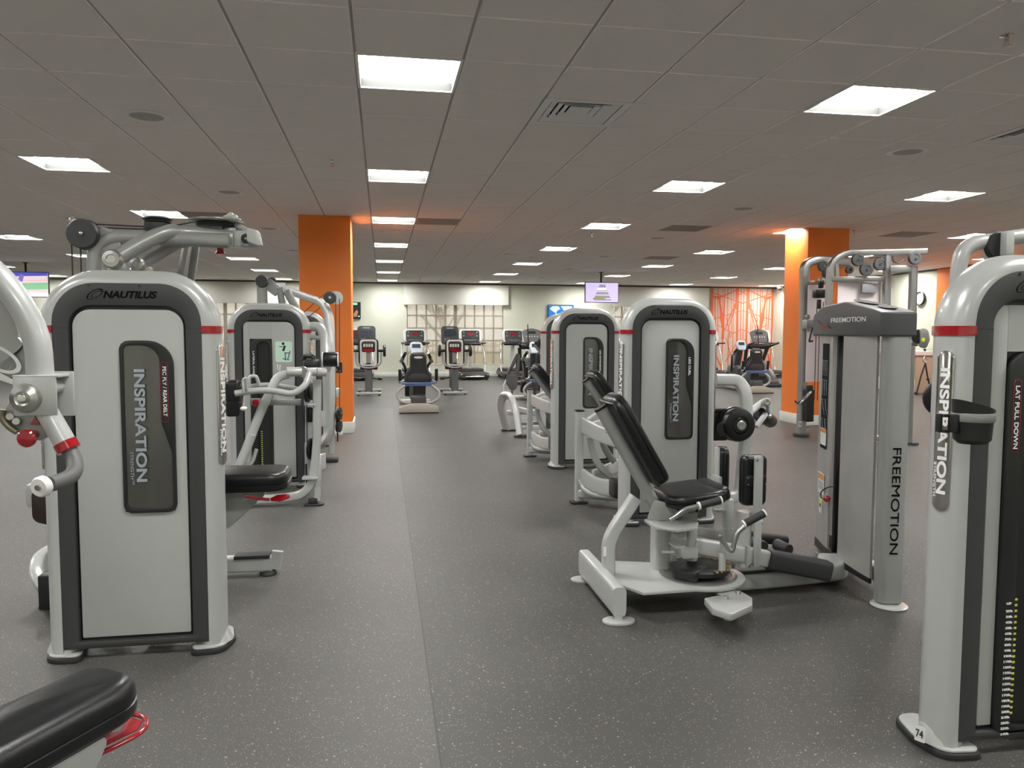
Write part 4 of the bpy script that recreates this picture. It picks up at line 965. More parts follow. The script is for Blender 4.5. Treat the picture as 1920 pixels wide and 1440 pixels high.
for r in range(4):
    for c_ in range(2 if r > 1 else 3):
        b = B(); s = .69+c_*(.06 if r > 1 else .042); z = 1.14-r*.115; q_ = -.03*math.sin(PI*s/.87)-.0045
        a = .1 if r < 2 else .45; b.beam(S(s, q_, z), S(s+math.sin(a)*.03, q_, z+.05), .001, .008, 0, upv=e1); b.beam(S(s, q_, z+.01), S(s-.02 if r > 1 else s, q_, z-.03), .001, .005, 0, upv=e1)
        b.ball(S(s+math.sin(a)*.034, q_, z+.058), .006, (.3, 1, 1)); b.build('figure_print', FGM, dc)
lw = decal('warning_label', .67, .795, .70, .80, WHT, .0032, dc); decal('label_header', .672, .793, .775, .798, OLB, .0042, dc)
w1 = decal('warning_label', .685, .815, .405, .53, WHT, .003); decal('label_header', .69, .81, .49, .525, OLB, .004, w1); decal('label_text', .70, .80, .43, .48, mat('fine_print', (.45, .45, .43), .6), .004, w1)
w2 = decal('warning_label', .715, .785, .29, .375, WHT, .003); decal('label_header', .718, .782, .34, .37, YEL, .004, w2); decal('label_figure', .735, .765, .325, .345, BLACK, .005, w2)
b = B(); b.ball(S(.555, -.05, .415), .019); pk = b.build('selector_pin', RED, t)
b = B(); b.tube([S(.555, -.03, .415), S(.62, -.06, .40), S(.66, -.05, .43), S(.60, -.04, .47), S(.50, -.03, .50)], .004, fil=.04, seg=8); b.build('pin_cord', BLACK, t)
b = B(); c = S(-.02, .062, 0); b.lathe(c, (0, 0, 1), [(.085, 0), (.088, .006), (.08, .012), (.03, .015)], 40); b.build('foot_plate', SIL, t)
b = B(); c = S(.87, .09, 0); b.lathe(c, (0, 0, 1), [(.075, 0), (.078, .006), (.07, .012), (.03, .02)], 40); b.build('foot_plate', SIL, t)
# low frame
b = B(); b.rtube([(1.085, 4.01, .10), (1.085, 3.37, .10)], .065, .14, 0, upv=(0, 0, 1)); b.build('cross_foot', SIL, t)
for y in (4.0, 3.385):
    b = B(); pl = [(math.cos(2*PI*k/32)*.078, math.sin(2*PI*k/32)*.055) for k in range(32)]; b.prism(pl, Matrix.Translation((1.085, y, 0)), .012, .003); b.cyl((1.085, y, .01), (1.085, y, .04), .02); b.build('foot_plate', SIL, t)
b = B(); b.rtube([at(1141, 1080, YS), at(1140, 1020, YS), at(1150, 995, YS), at(1192, 932, YS)], .062, .062, .10, n=8); b.build('rear_post', SIL, t)
def pz(z, L): return [(atz(u, v, z).x, atz(u, v, z).y) for u, v in L]
def rp(z, L, r=.02): return rpoly([(x, y, r) for x, y in pz(z, L)], 5)
zb = .115
disc_c = atz(1308, 1082, zb)
arc = [(disc_c.x+.235*math.cos(a), disc_c.y+.235*math.sin(a)) for a in [math.radians(-115+230*k/24) for k in range(25)]]
x_l = 1.10
fc_ = atz(1206, 1117, zb)
poly = [(x_l, 3.60), (fc_.x, fc_.y)]+arc+[(x_l+.10, 3.92), (x_l, 3.85)]
b = B(); b.prism(poly, Matrix.Translation((0, 0, zb)), .016, .004)
b.box(((x_l+disc_c.x)/2, 3.70, .07), (disc_c.x-x_l, .12, .08), .01); b.build('base_plate', SIL, t)
b = B(); b.lathe((disc_c.x, disc_c.y, zb+.016), (0, 0, 1), [(.195, 0), (.195, .006), (.17, .008), (.168, .002), (.02, .002)], 48); b.build('rim', ALU, t)
b = B(); b.lathe((disc_c.x+.01, disc_c.y, zb+.03), (0, 0, 1), [(.13, 0), (.15, .01), (.15, .03), (.13, .036)], 48); b.box((disc_c.x-.06, disc_c.y-.06, zb+.045), (.16, .12, .05), .01, Matrix.Rotation(.7, 3, 'Z')); sd = b.build('selector_disc', BLACK, t)
b = B()
for k in range(15):
    a = math.radians(-80+k*10); b.box((disc_c.x+.01+.14*math.cos(a), disc_c.y+.14*math.sin(a), zb+.068), (.035, .013, .008), .002, Matrix.Rotation(a, 3, 'Z'))
b.build('selector_teeth', mat('zinc_gold', (.62, .52, .34), .25, 1), sd)
b = B(); pl = rp(.125, [(1320, 1121), (1388, 1107), (1411, 1120), (1411, 1134), (1372, 1152), (1335, 1140)], .015); b.prism(pl, Matrix.Translation((0, 0, .092)), .033, .006); b.box((disc_c.x+.06, disc_c.y-.2, .10), (.10, .14, .02), .004); fr = b.build('front_bracket', SIL, t)
b = B()
for u, v in ((1361, 1123), (1384, 1114)): p = atz(u, v, .125); b.cyl((p.x, p.y, .12), (p.x, p.y, .14), .012, seg=6)
p = atz(1365, 1150, .03); b.cyl((p.x, p.y, 0), (p.x, p.y, .1), .02); b.build('bolt', STEEL, fr)
b = B(); b.rtube([(disc_c.x+.1, 3.70, .07), (2.0, 3.72, .065), (2.45, 3.78, .065), (2.50, 3.9, .065)], .15, .10, .1); b.build('floor_beam', SIL, t)
b = B(); b.prism([(1.82, 3.62), (2.33, 3.68), (2.33, 3.80), (1.75, 3.78)], Matrix.Translation((0, 0, .112)), .02, .004); b.build('beam_cover', BLACK, t)
# column group
def col(u, v0, v1, Y, r, r2=None):
    a = at(u, v0, Y); c = at(u, v1, Y); return (a.x, a.y, c.z), (a.x, a.y, a.z)
b = B(); p = at(1238, 1030, 3.75); b.rtube([(p.x, 3.75, .12), (p.x, 3.75, .42)], .09, .09, 0); b.prism([(0, 0), (.035, 0), (.012, .08), (.0, .08)], XZ((p.x+.05, 3.70, .13)), .01); b.build('seat_column', SIL, t)
a_, c_ = col(1298, 985, 1050, 3.62, .02); b = B(); b.cyl(a_, c_, .028, bev=.002); b.build('pivot_tube', SIL, t)
b = B(); b.cyl((a_[0], 3.62, a_[2]-.06), (a_[0], 3.62, a_[2]), .026); b.build('pivot_sleeve', BLACK, t)
b = B(); pl = rp(.41, [(1207, 975), (1255, 966), (1310, 980), (1308, 990), (1270, 995), (1225, 988)], .015); b.prism(pl, Matrix.Translation((0, 0, .40)), .016, .004)
b.box(at(1290, 1035, 3.60), (.08, .08, .05), .008); b.box(at(1268, 1022, 3.65), (.05, .10, .014), .004); b.box(at(1273, 1003, 3.62), (.06, .06, .03), .004); b.tube([at(1242, 1035, 3.60), at(1264, 1036, 3.6)], .008, fil=0); b.build('pivot_bracket', SIL, t)
b = B(); b.beam(at(1305, 998, 3.80), at(1352, 1003, 3.78), .05, .05, .006); b.rtube([at(1300, 1022, 3.62), at(1440, 1048, 3.60)], .06, .085, 0); b.build('leg_lever', SIL, t)
b = B(); b.rtube([at(1438, 1048, 3.60), at(1552, 1070, 3.58)], .095, .10, 0); b.build('foot_roller', GRIP, t)
b = B(); b.tube([at(1408, 1006, 4.15), at(1474, 1014, 4.15)], .032, fil=0); b.build('foot_roller', GRIP, t)
for u, v, u2, v2 in ((1412, 1016, 1432, 1026), (1455, 1020, 1480, 1032)):
    b = B(); b.cyl(at(u, v, 4.05), at(u2, v2, 3.95), .034, bev=.006); b.build('roller_pad', GRIP, t)
# thigh pads
a_, c_ = col(1365, 935, 1025, 3.85, .03); b = B(); b.cyl(a_, c_, .031, bev=.004); b.cyl((a_[0], 3.85, a_[2]+.10), (a_[0], 3.85, a_[2]+.104), .034); b.box((a_[0]-.04, 3.85, c_[2]-.06), (.08, .05, .012), .003); b.build('pad_post', SIL, t)
a_, c_ = col(1396, 958, 1062, 3.62, .03); b = B(); b.cyl(a_, c_, .036, bev=.004); b.prism(rrect(-.02, -.12, .02, .12, .018), XZ((a_[0]+.05, 3.58, a_[2]+.13)), .012, .002); b.tube([(a_[0], 3.6, c_[2]-.06), (a_[0]+.08, 3.58, c_[2]-.05)], .012, fil=0); b.build('pad_post', SIL, t)
p = at(1356, 884, 3.85); Rv = Matrix.Rotation(PI/2, 3, 'X')
b = B(); b.pad(p, (.13, .27, .055), Matrix.Rotation(math.radians(68), 3, 'Z') @ Rv, .022, .004, cr=.035); b.build('thigh_pad', LEA, t)
b = B(); b.box(at(1344, 880, 3.82), (.012, .05, .24), .004); b.box(at(1345, 900, 3.80), (.02, .09, .05), .008); b.build('pad_plate', SIL, t)
p = at(1412, 900, 3.62)
b = B(); b.pad(p, (.135, .26, .06), Matrix.Rotation(math.radians(4), 3, 'Z') @ Rv, .022, .004, cr=.03); b.build('thigh_pad', LEA, t)
b = B(); b.prism(rrect(-.022, -.16, .026, .128, .008), XZ(at(1420, 903, 3.575)), .010, .002); pb_ = b.build('pad_plate', SIL, t)
b = B(); b.prism(rrect(-.055, -.028, .055, .028, .012), XZ(at(1417, 901, 3.585)), .008, .003); b.build('pad_clamp', BLACK, pb_)
b = B()
for u, v in ((1402, 896), (1402, 908), (1435, 895), (1434, 907)): c = at(u, v, 3.575); b.cyl(c, c+Vector((0, -.006, 0)), .004)
c = at(1420, 863, 3.563); b.cyl(c, c+Vector((0, -.003, 0)), .006); b.build('bolt', CHR, pb_)
# back rest and seat
backrest(t, at(1144, 742, YS), at(1234, 902, YS), .26, .075, .025, .075, ext=.20)
Rs = Matrix.Rotation(math.radians(-6), 3, 'Y')
b = B(); b.pad(at(1291, 925, 3.70), (.32, .36, .065), Rs, .028, .012); b.pad(at(1322, 921, 3.70), (.17, .30, .07), Matrix.Rotation(math.radians(-14), 3, 'Y'), .03, .008); b.build('seat', LEA, t)
b = B(); b.box(at(1250, 955, 3.70), (.12, .12, .05), .008, Matrix.Rotation(.5, 3, 'Y')); b.beam(at(1228, 985, 3.7), at(1290, 950, 3.7), .08, .03, .006); b.box(at(1285, 975, 3.72), (.10, .10, .10), .01); b.prism(rpoly([(-.07, -.04, .01), (.06, -.05, .01), (.07, .03, .01), (-.03, .06, .01)], 3), XZ(at(1237, 958, 3.62)), .01, .002); b.build('seat_bracket', SIL2, t)
for pts, g0, g1, Yh in (([(1255, 975), (1268, 967), (1283, 955), (1314, 948)], (1312, 948), (1350, 938), 3.50), ([(1352, 1008), (1366, 1030), (1373, 1034), (1378, 1012), (1382, 998), (1400, 984)], (1396, 982), (1432, 963), 3.42)):
    b = B(); b.tube([at(u, v, Yh) for u, v in pts], .012, fil=.05, n=8); hh = b.build('hand_bar', ALU, t)
    b = B(); b.tube([at(*g0, Yh), at(*g1, Yh)], .0185, fil=0); b.build('hand_grip', GRIP, hh)
    b = B()
    for g_, s in ((g0, -1), (g1, 1)): d = (at(*g1, Yh)-at(*g0, Yh)).normalized(); b.cyl(at(*g_, Yh), at(*g_, Yh)+d*.008*s, .02)
    b.build('grip_ring', WHT, hh)
b = B(); c = at(1354, 1052, 3.45); b.cyl(c+Vector((0, 0, -.045)), c+Vector((0, 0, .04)), .017, bev=.003); b.cyl(c+Vector((0, 0, .04)), c+Vector((-.015, 0, .13)), .006); b.prism(rrect(-.012, -.05, .012, .05, .01), XZ(at(1400, 1040, 3.53)), .02, .003); b.build('gas_strut', SIL, t)
b = B(); b.prism(rrect(-.008, -.02, .008, .03, .004), XZ(at(1134, 1036, 3.662)), .001); b.build('sticker', WHT, t)

# ------------------------------------------------------------------ lat pulldown tower, right edge
t = thing('lat_pulldown_machine', 'nearest right weight machine, LAT PULL DOWN label, cup holder and chrome lettered badge', 'weight machine', (2.095, 2.1, 0))
local_tower(t, 'front', 'LAT PULL DOWN', 2)
Y = 2.42
b = B(); b.tube([at(1793, 560, Y), at(1797, 505, Y), at(1804, 470, Y), at(1826, 456, Y), at(1935, 440, 2.4), at(2050, 425, 2.4)], .026, fil=.09, n=8, seg=20); b.tube([at(1857, 500, Y), at(1853, 455, Y)], .018, fil=0); b.box(at(1878, 458, 2.4), (.035, .08, .085), .006); b.tube([at(2050, 425, 2.4), (at(2050, 425, 2.4).x, 2.4, .05)], .026, fil=0)
b.build('overhead_frame', SIL, t)
b = B(); b.lathe(at(1866, 462, 2.41), (0, -1, 0), [(.045, 0), (.05, .004), (.05, .02), (.045, .024)]); b.build('pulley', BLACK, t)
b = B(); b.cyl(at(1856, 503, 2.40), at(1856, 503, 2.36), .012); b.build('bolt', CHR, t)
# cup holder
c = at(1824, 792, 1.99)
b = B(); rings = []
t2 = bmesh.new(); n = 32
prof = [(.036, -.062), (.047, -.050), (.050, .0), (.054, .052)]
for side_ in (0, 1):
    for r, z in (prof if side_ == 0 else prof[::-1][:2]+[(.040, -.04)]):
        rr = r-(.004 if side_ else 0); ring = []
        for k in range(n):
            a = 2*PI*k/n; tilt = (.018*-math.cos(a) if z > .04 else 0)
            ring.append(t2.verts.new((c.x+rr*1.12*math.cos(a), c.y+rr*math.sin(a), c.z+z+tilt)))
        rings.append(ring)
for i in range(len(rings)-1):
    for k in range(n): t2.faces.new((rings[i][k], rings[i][(k+1) % n], rings[i+1][(k+1) % n], rings[i+1][k]))
t2.faces.new(rings[0][::-1]); t2.faces.new(rings[-1]); b._merge(t2)
b.box(c+Vector((-.064, .0, -.002)), (.018, .03, .055), .004); b.cyl(c+Vector((-.09, .01, .02)), c+Vector((-.06, .01, .02)), .005); b.cyl(c+Vector((-.09, .01, -.026)), c+Vector((-.06, .01, -.026)), .005)
b.box(c+Vector((-.088, .03, -.003)), (.008, .022, .056), .002)
ch = b.build('cup_holder', BLACK, t)
b = B(); b.lathe(c+Vector((0, 0, .004)), (0, 0, 1), [(.0565, 0), (.058, .002), (.058, .024), (.0565, .026)], 40); b.build('grey_band', mat('band_grey', (.20, .205, .20), .4), ch)
b = B(); o = Vector((1.746, 2.125, .155)); nn = Vector((-.86, -.5, 0)); ee = Vector((0, 0, 1)).cross(nn)
p = at(1725, 1376, 2.13); o = Vector((p.x, 2.13, p.z)); b.prism(rrect(-.016, -.025, .016, .025, .002), frameM(o, ee, (0, 0, 1)), .0015); stk = b.build('number_sticker', WHT, t)
text('74', frameM(o+nn*.002-ee*.012+Vector((0, 0, -.012)), ee, (0, 0, 1)), .022, .026, DTX, stk)
b = B(); b.rtube([(2.2, 2.2, .07), (2.55, 2.95, .07)], .08, .08, 0); b.rtube([(2.4, 2.95, .07), (2.8, 2.95, .07)], .08, .08, 0); b.rtube([(2.55, 2.75, .07), (2.55, 2.75, .42)], .07, .07, 0); b.build('base_frame', SIL, t)
b = B(); b.pad((2.55, 2.75, .46), (.34, .40, .08), None, .03, .01); b.build('seat', LEA, t)
for z, h_ in ((.80, 0), (.55, 0)):
    p = at(1746, 745 if z > .7 else 846, 2.75)
    b = B(); b.cyl((p.x+.0, 2.68, p.z), (p.x+.10, 2.78, p.z), .078 if z > .7 else .052, bev=.02); b.cyl((p.x+.10, 2.78, p.z), (p.x+.16, 2.84, p.z), .05); b.build('roller_pad', LEA, t)
b = B(); p = at(1746, 745, 2.75); b.tube([(p.x+.05, 2.73, p.z), (2.55, 2.8, p.z), (2.55, 2.75, .2)], .02, fil=.06); p = at(1746, 846, 2.75); b.tube([(p.x+.05, 2.73, p.z), (2.55, 2.8, p.z)], .02, fil=0); b.build('roller_bar', SIL, t)
# ------------------------------------------------------------------ cable crossover behind the stack tower
t = thing('cable_crossover_machine', 'tall silver cable crossover frame with round grey pulleys, before the right orange column', 'weight machine', (6.0, 9.0, 0))
Y = 9.3
def uvY(L, Y_): return [at(u, v, Y_) for u, v in L]
base = at(1506, 815, 9.25); xb = base.x
b = B(); b.rtube([Vector((xb, 9.3, .02)), Vector((xb+.0, 9.3, 1.6)), at(1508, 497, 9.3), at(1528, 487, 9.3), at(1590, 492, 9.35)], .11, .10, .22, upv=(0, 1, 0), n=10)
f0 = at(1556, 560, 8.75)
b.rtube([Vector((f0.x, 8.75, .05)), at(1553, 580, 8.75), at(1557, 492, 8.75), at(1583, 474, 8.75), at(1660, 473, 8.6), at(1738, 471, 8.4)], .075, .075, .22, upv=(0, 1, 0), n=10)
f1 = at(1664, 560, 8.6); b.rtube([Vector((f1.x, 8.6, .05)), at(1664, 478, 8.6)], .085, .085, 0)
b.beam(at(1558, 523, 8.73), at(1662, 523, 8.6), .05, .06, .01, seg=2); b.beam(at(1516, 530, 9.25), at(1546, 530, 9.25), .04, .05, .01); b.rtube([at(1568, 495, 9.3), at(1569, 525, 9.3)], .05, .05, 0)
b.beam(at(1668, 505, 8.5), at(1712, 504, 8.4), .07, .085, .01)
f2 = at(1706, 830, 8.4); b.rtube([Vector((at(1712, 560, 8.4).x, 8.4, .03)), at(1713, 498, 8.4)], .085, .075, 0)
b.rtube([Vector((xb, 9.3, .06)), Vector((f0.x+.1, 9.3, .06))], .06, .06, 0); b.rtube([Vector((xb, 9.3, .13)), Vector((f0.x+.1, 9.3, .13))], .03, .03, 0); b.rtube([Vector((f0.x, 8.75, .06)), Vector((f1.x, 8.6, .06)), Vector((f2.x, 8.4, .06))], .07, .07, .1)
b.build('frame', ALU, t)
b = B(); b.lathe((xb, 9.3, 0), (0, 0, 1), [(.10, 0), (.105, .01), (.105, .03), (.10, .045), (.04, .05)]); b.lathe((f2.x+.02, 8.4, 0), (0, 0, 1), [(.08, 0), (.08, .03)]); b.build('foot', DARK, t)
PINK = mat('milky_shield', (.78, .70, .71), .35, noise=(.93, 3))
b = B(); p0, p1 = at(1562, 900, 8.72), at(1655, 528, 8.66); b.box(((p0.x+p1.x)/2, 8.72, (p1.z+.35)/2), (p1.x-p0.x, .012, p1.z-.35), .002, Matrix.Rotation(-.10, 3, 'Z')); b.build('stack_shield', PINK, t)
b = B(); c0, c1 = at(1512, 700, 9.2), at(1556, 538, 9.2); b.box(((c0.x+c1.x)/2, 9.22, 1.36), (c1.x-c0.x, .012, 1.26), .002); b.build('stack_shield', PINK, t)
for u, v, Yy, r in ((1609, 487, 8.6, .078), (1625, 505, 8.58, .082), (1650, 495, 8.62, .078), (1593, 506, 8.8, .05), (1716, 484, 8.35, .078), (1544, 499, 9.2, .07), (1549, 513, 9.15, .05)):
    b = B(); c = at(u, v, Yy); b.lathe(c+Vector((0, .03, 0)), (-.15, -1, 0), [(r*.9, 0), (r, .01), (r, .045), (r*.93, .055), (r*.6, .056), (r*.58, .05), (.01, .05)]); pu = b.build('pulley', CAPG, t)
    b = B(); b.cyl(c+Vector((-.005, -.025, 0)), c+Vector((-.006, -.035, 0)), .013); b.build('bolt', CHR, pu)
b = B(); c = at(1536, 551, 9.0); b.box(c, (.15, .10, .11), .02); b.box(c+Vector((0, 0, -.13)), (.05, .04, .12), .01); b.box(c+Vector((.02, -.0, .12)), (.06, .06, .10), .02); b.build('pulley_carriage', BLACK, t)
b = B(); b.box(at(1607, 543, 8.9)+Vector((0, -.24, 0)), (.20, .03, .11), .01); b.build('shield_print', mat('print_grey', (.25, .25, .26), .5), t)
b = B(); b.ball(at(1541, 526, 9.1), .05, (1, .6, 1)); b.build('pulley_guard', ALU, t)
b = B()
for u in (1532, 1538, 1544): b.cyl(at(u, 566, 9.05), (at(u, 566, 9.05).x, 9.05, .5), .005, seg=6)
b.cyl(at(1720, 500, 8.3), at(1717, 615, 8.25), .004, seg=6); b.cyl(at(1630, 484, 8.6), at(1652, 482, 8.6), .006, seg=6); b.tube([at(1673, 480, 8.45), at(1674, 490, 8.45), at(1682, 494, 8.45), at(1697, 486, 8.45)], .008, fil=.04, seg=8)
b.build('cable', CAB, t)
b = B(); b.box(at(1519, 608, 9.15), (.17, .12, .12), .015); b.ball(at(1514, 594, 9.15), .035); b.build('adjuster_sleeve', ALU, t)
b = B(); b.tube([at(1524, 614, 9.05), at(1520, 628, 9.05), at(1517, 641, 9.05), at(1524, 639, 9.05)], .012, fil=.02, seg=8); b.build('hand_strap', BLACK, t)
b = B(); b.tube([at(1498, 757, 8.9), at(1511, 745, 8.9), at(1520, 735, 8.95)], .018, fil=0); b.build('handle_bar', CHR, t)
b = B(); b.tube([at(1491, 752, 8.85), at(1496, 757, 8.88), at(1500, 753, 8.9)], .012, fil=.02, seg=8); b.build('handle_hook', BLACK, t)
b = B(); b.box(at(1518, 728, 9.05), (.08, .05, .08), .01); b.build('stack_pin_block', BLACK, t)
b = B(); b.box((at(1516, 775, 9.2).x, 9.2, .42), (.10, .10, .42), .01); b.build('weight_stack', BLACK, t)
b = B(); c = at(1500, 795, 9.24); b.prism(rrect(-.025, -.035, .025, .035, .004), XZ(c), .002); sk_ = b.build('number_sticker', WHT, t); text('76', XZ(c+Vector((-.018, -.003, -.018))), .036, .036, DTX, sk_)
# swivelling pulley on the right column
c = at(1722, 637, 8.2)
b = B(); b.cyl(at(1704, 640, 8.3), at(1722, 643, 8.22), .045, bev=.01); b.build('adjuster_sleeve', ALU, t)
b = B(); b.prism(rpoly([(-.04, .12, .06), (.07, .11, .06), (.10, -.02, .05), (.05, -.13, .04), (-.03, -.10, .03), (-.03, .0, .03)], 6), XZ(at(1727, 634, 8.15)), .03, .005); sw = b.build('swivel_pulley', ALU, t)
b = B(); b.lathe(at(1722, 631, 8.16), (0, -1, 0), [(.08, -.02), (.085, 0), (.08, .01)]); b.ball(at(1734, 656, 8.13), .016); b.build('pulley_wheel', BLACK, sw)
b = B(); b.lathe(at(1731, 637, 8.12), (0, -1, 0), [(.025, 0), (.025, .003), (.015, .004), (.001, .004)]); b.build('plate_label', YEL, sw)
# rope and carabiner: lifted off by hand, a thing of its own
r_ = thing('triceps_rope', 'black triceps rope hanging from a carabiner at the right cable column', 'rope', at(1734, 665, 8.12))
b = B(); p = at(1734, 667, 8.12); b.tube([p, at(1731, 673, 8.12), at(1731, 678, 8.12), at(1735, 681, 8.12), at(1738, 676, 8.12), p], .005, fil=.03, seg=8); b.build('carabiner', CHR, r_)
b = B(); q0 = at(1735, 681, 8.12); b.tube([q0, at(1727, 705, 8.12), at(1719, 736, 8.12)], .009, fil=0, seg=8); b.tube([q0, at(1739, 705, 8.12), at(1744, 728, 8.14)], .009, fil=0, seg=8); b.build('rope', BLACK, r_)
b = B(); b.ball(at(1718, 737, 8.12), .022); b.ball(at(1740, 711, 8.12), .018); b.build('stopper', BLACK, r_)
# clock
ck = thing('wall_clock', 'round white wall clock with black rim on the right wall', 'clock', (12.98, 16.86, 2.23))
b = B(); b.lathe((12.99, 16.86, 2.23), (-1, 0, 0), [(.165, 0), (.17, .01), (.17, .05), (.155, .06), (.15, .05), (.15, .02), (.001, .02)], 40); b.build('rim', BLACK, ck)
b = B(); b.cyl((12.968, 16.86, 2.23), (12.962, 16.86, 2.23), .149, seg=40); fc = b.build('face', WHT, ck)
b = B(); b.beam((12.958, 16.86, 2.23), (12.958, 16.91, 2.31), .008, .004, 0, upv=(1, 0, 0)); b.beam((12.958, 16.86, 2.23), (12.958, 16.84, 2.12), .006, .004, 0, upv=(1, 0, 0))
for k in range(12): a = k*PI/6; b.box((12.959, 16.86+.13*math.sin(a), 2.23+.13*math.cos(a)), (.003, .01, .02), 0, Matrix.Rotation(-a, 3, 'X'))
b.build('hands', BLACK, fc)
# counter along the right wall
ct = thing('reception_counter', 'small beige and orange counter against the right wall', 'counter', (12.5, 17.0, 0))
b = B(); b.box((12.50, 16.9, .43), (.8, 2.2, .86), .006); b.build('cabinet', mat('tan_laminate', (.44, .36, .27), .5), ct)
b = B(); b.box((12.475, 16.9, .92), (.92, 2.3, .10), .006); b.build('worktop', TRIM, ct)
b = B(); b.box((12.092, 16.2, .55), (.012, .7, .5), .002); b.build('orange_panel', mat('peach_panel', (.75, .38, .20), .5), ct)
b = B(); b.box((12.09, 16.9, .16), (.014, 2.2, .30), .002); b.build('kick_panel', TRIM, ct)
ob = B(); ob.lathe((12.3, 17.0, .97), (0, 0, 1), [(.06, 0), (.07, .05), (.05, .13), (.03, .15)]); tag(ob.build('soap_dispenser', WHT), 'small white bottle standing on the beige counter', 'bottle')
# security camera
sc_ = thing('security_camera', 'small white dome security camera in the ceiling corner beside the mural', 'camera', (13.0-.12, 23.6, CZ))
b = B(); b.lathe((12.8, 23.3, CZ), (0, 0, -1), [(.09, -.003), (.09, .04), (.08, .07)]); b.build('housing', WHT, sc_)
b = B(); b.ball((12.8, 23.3, CZ-.08), .065); b.build('dome', LCD, sc_)

# ------------------------------------------------------------------ cardio machines (built once, then copied)
def treadmill():
    t = thing('treadmill', 'x', 'treadmill', world=False)
    b = B(); 
    for s in (-1, 1): b.box((s*.385, .95, .14), (.09, 1.75, .13), .02)
    b.build('side_rail', CAPG, t)
    b = B(); b.box((0, .95, .18), (.62, 1.74, .02), .004); b.cyl((-.31, .12, .14), (.31, .12, .14), .055); b.build('running_belt', RUB, t)
    b = B(); [b.cyl((sx, sy_, 0), (sx, sy_, .09), .03) for sx in (-.36, .36) for sy_ in (.12, 1.7)]; b.build('foot', RUB, t)
    b = B(); b.box((0, .055, .11), (.84, .10, .12), .03, None, 3); b.build('rear_cover', BLACK, t)
    b = B(); b.cyl((-.27, -.0, .10), (.27, -.0, .10), .02); b.box((.38, -.0, .15), (.05, .012, .05), .004); b.box((-.38, .0, .15), (.05, .012, .05), .004); b.build('rear_trim', CHR, t)
    b = B(); b.prism(rpoly([(-.42, 1.2, .05), (.42, 1.2, .05), (.40, 1.9, .15), (-.40, 1.9, .15)], 5), Matrix.Translation((0, 0, .12)), .16, .04, 3); b.build('motor_hood', DARK, t)
    for s in (-1, 1):
        b = B(); b.tube([(s*.41, .9, .18), (s*.43, 1.0, .6), (s*.38, 1.15, 1.0), (s*.33, 1.12, 1.06)], .02, fil=.25, n=8); b.build('handrail', CHR, t)
        b = B(); b.tube([(s*.33, 1.12, 1.05), (s*.40, .75, 1.06)], .022, fil=.0); b.build('hand_grip', GRIP, t)
    b = B(); b.rtube([(0, 1.45, .25), (0, 1.25, 1.1)], .12, .10, 0); b.build('console_post', WHT, t)
    R = Matrix.Rotation(math.radians(-18), 4, 'X'); Mx = Matrix.Translation((0, 1.16, 1.28)) @ R @ frameM((0, 0, 0), (1, 0, 0), (0, 0, 1))
    b = B(); b.ring(resamp(rrect(-.345, -.20, .345, .205, .10), 64), resamp(rrect(-.27, -.20, .27, .155, .06), 64), Mx @ Matrix.Translation((0, 0, -.03)), .06, .01); cr_ = b.build('console_frame', WHT, t)
    b = B(); b.prism(rrect(-.28, -.21, .28, .16, .05), Mx @ Matrix.Translation((0, 0, -.02)), .035, .005); cs = b.build('console', DARK, t)
    b = B(); b.prism(rpoly([(-.10, .10, .02), (-.04, .075, .02), (.04, .075, .02), (.10, .10, .02), (.07, .01, .02), (-.07, .01, .02)], 3), Mx @ Matrix.Translation((0, 0, .016)), .003); b.prism(rrect(-.13, -.30, .13, -.245, .01), Mx @ Matrix.Translation((0, 0, .03)), .02); b.build('red_accent', RED, cs)
    b = B()
    for x in (-.2, .2):
        b.cyl(Mx @ Vector((x, .10, .016)), Mx @ Vector((x, .10, .02)), .02, seg=12)
        for q in range(4): b.prism(rrect(x-.03+.03*(q % 2), .0-.035*(q//2), x-.01+.03*(q % 2), .02-.035*(q//2), .003), Mx @ Matrix.Translation((0, 0, .016)), .003)
    b.prism(rrect(-.20, -.15, .20, -.14, .002), Mx @ Matrix.Translation((0, 0, .016)), .002)
    b.build('console_print', GTX, cs)
    b = B(); b.box((0, 1.08, 1.04), (.62, .16, .07), .02, Matrix.Rotation(.3, 3, 'X')); b.build('accessory_tray', BLACK, t)
    return t
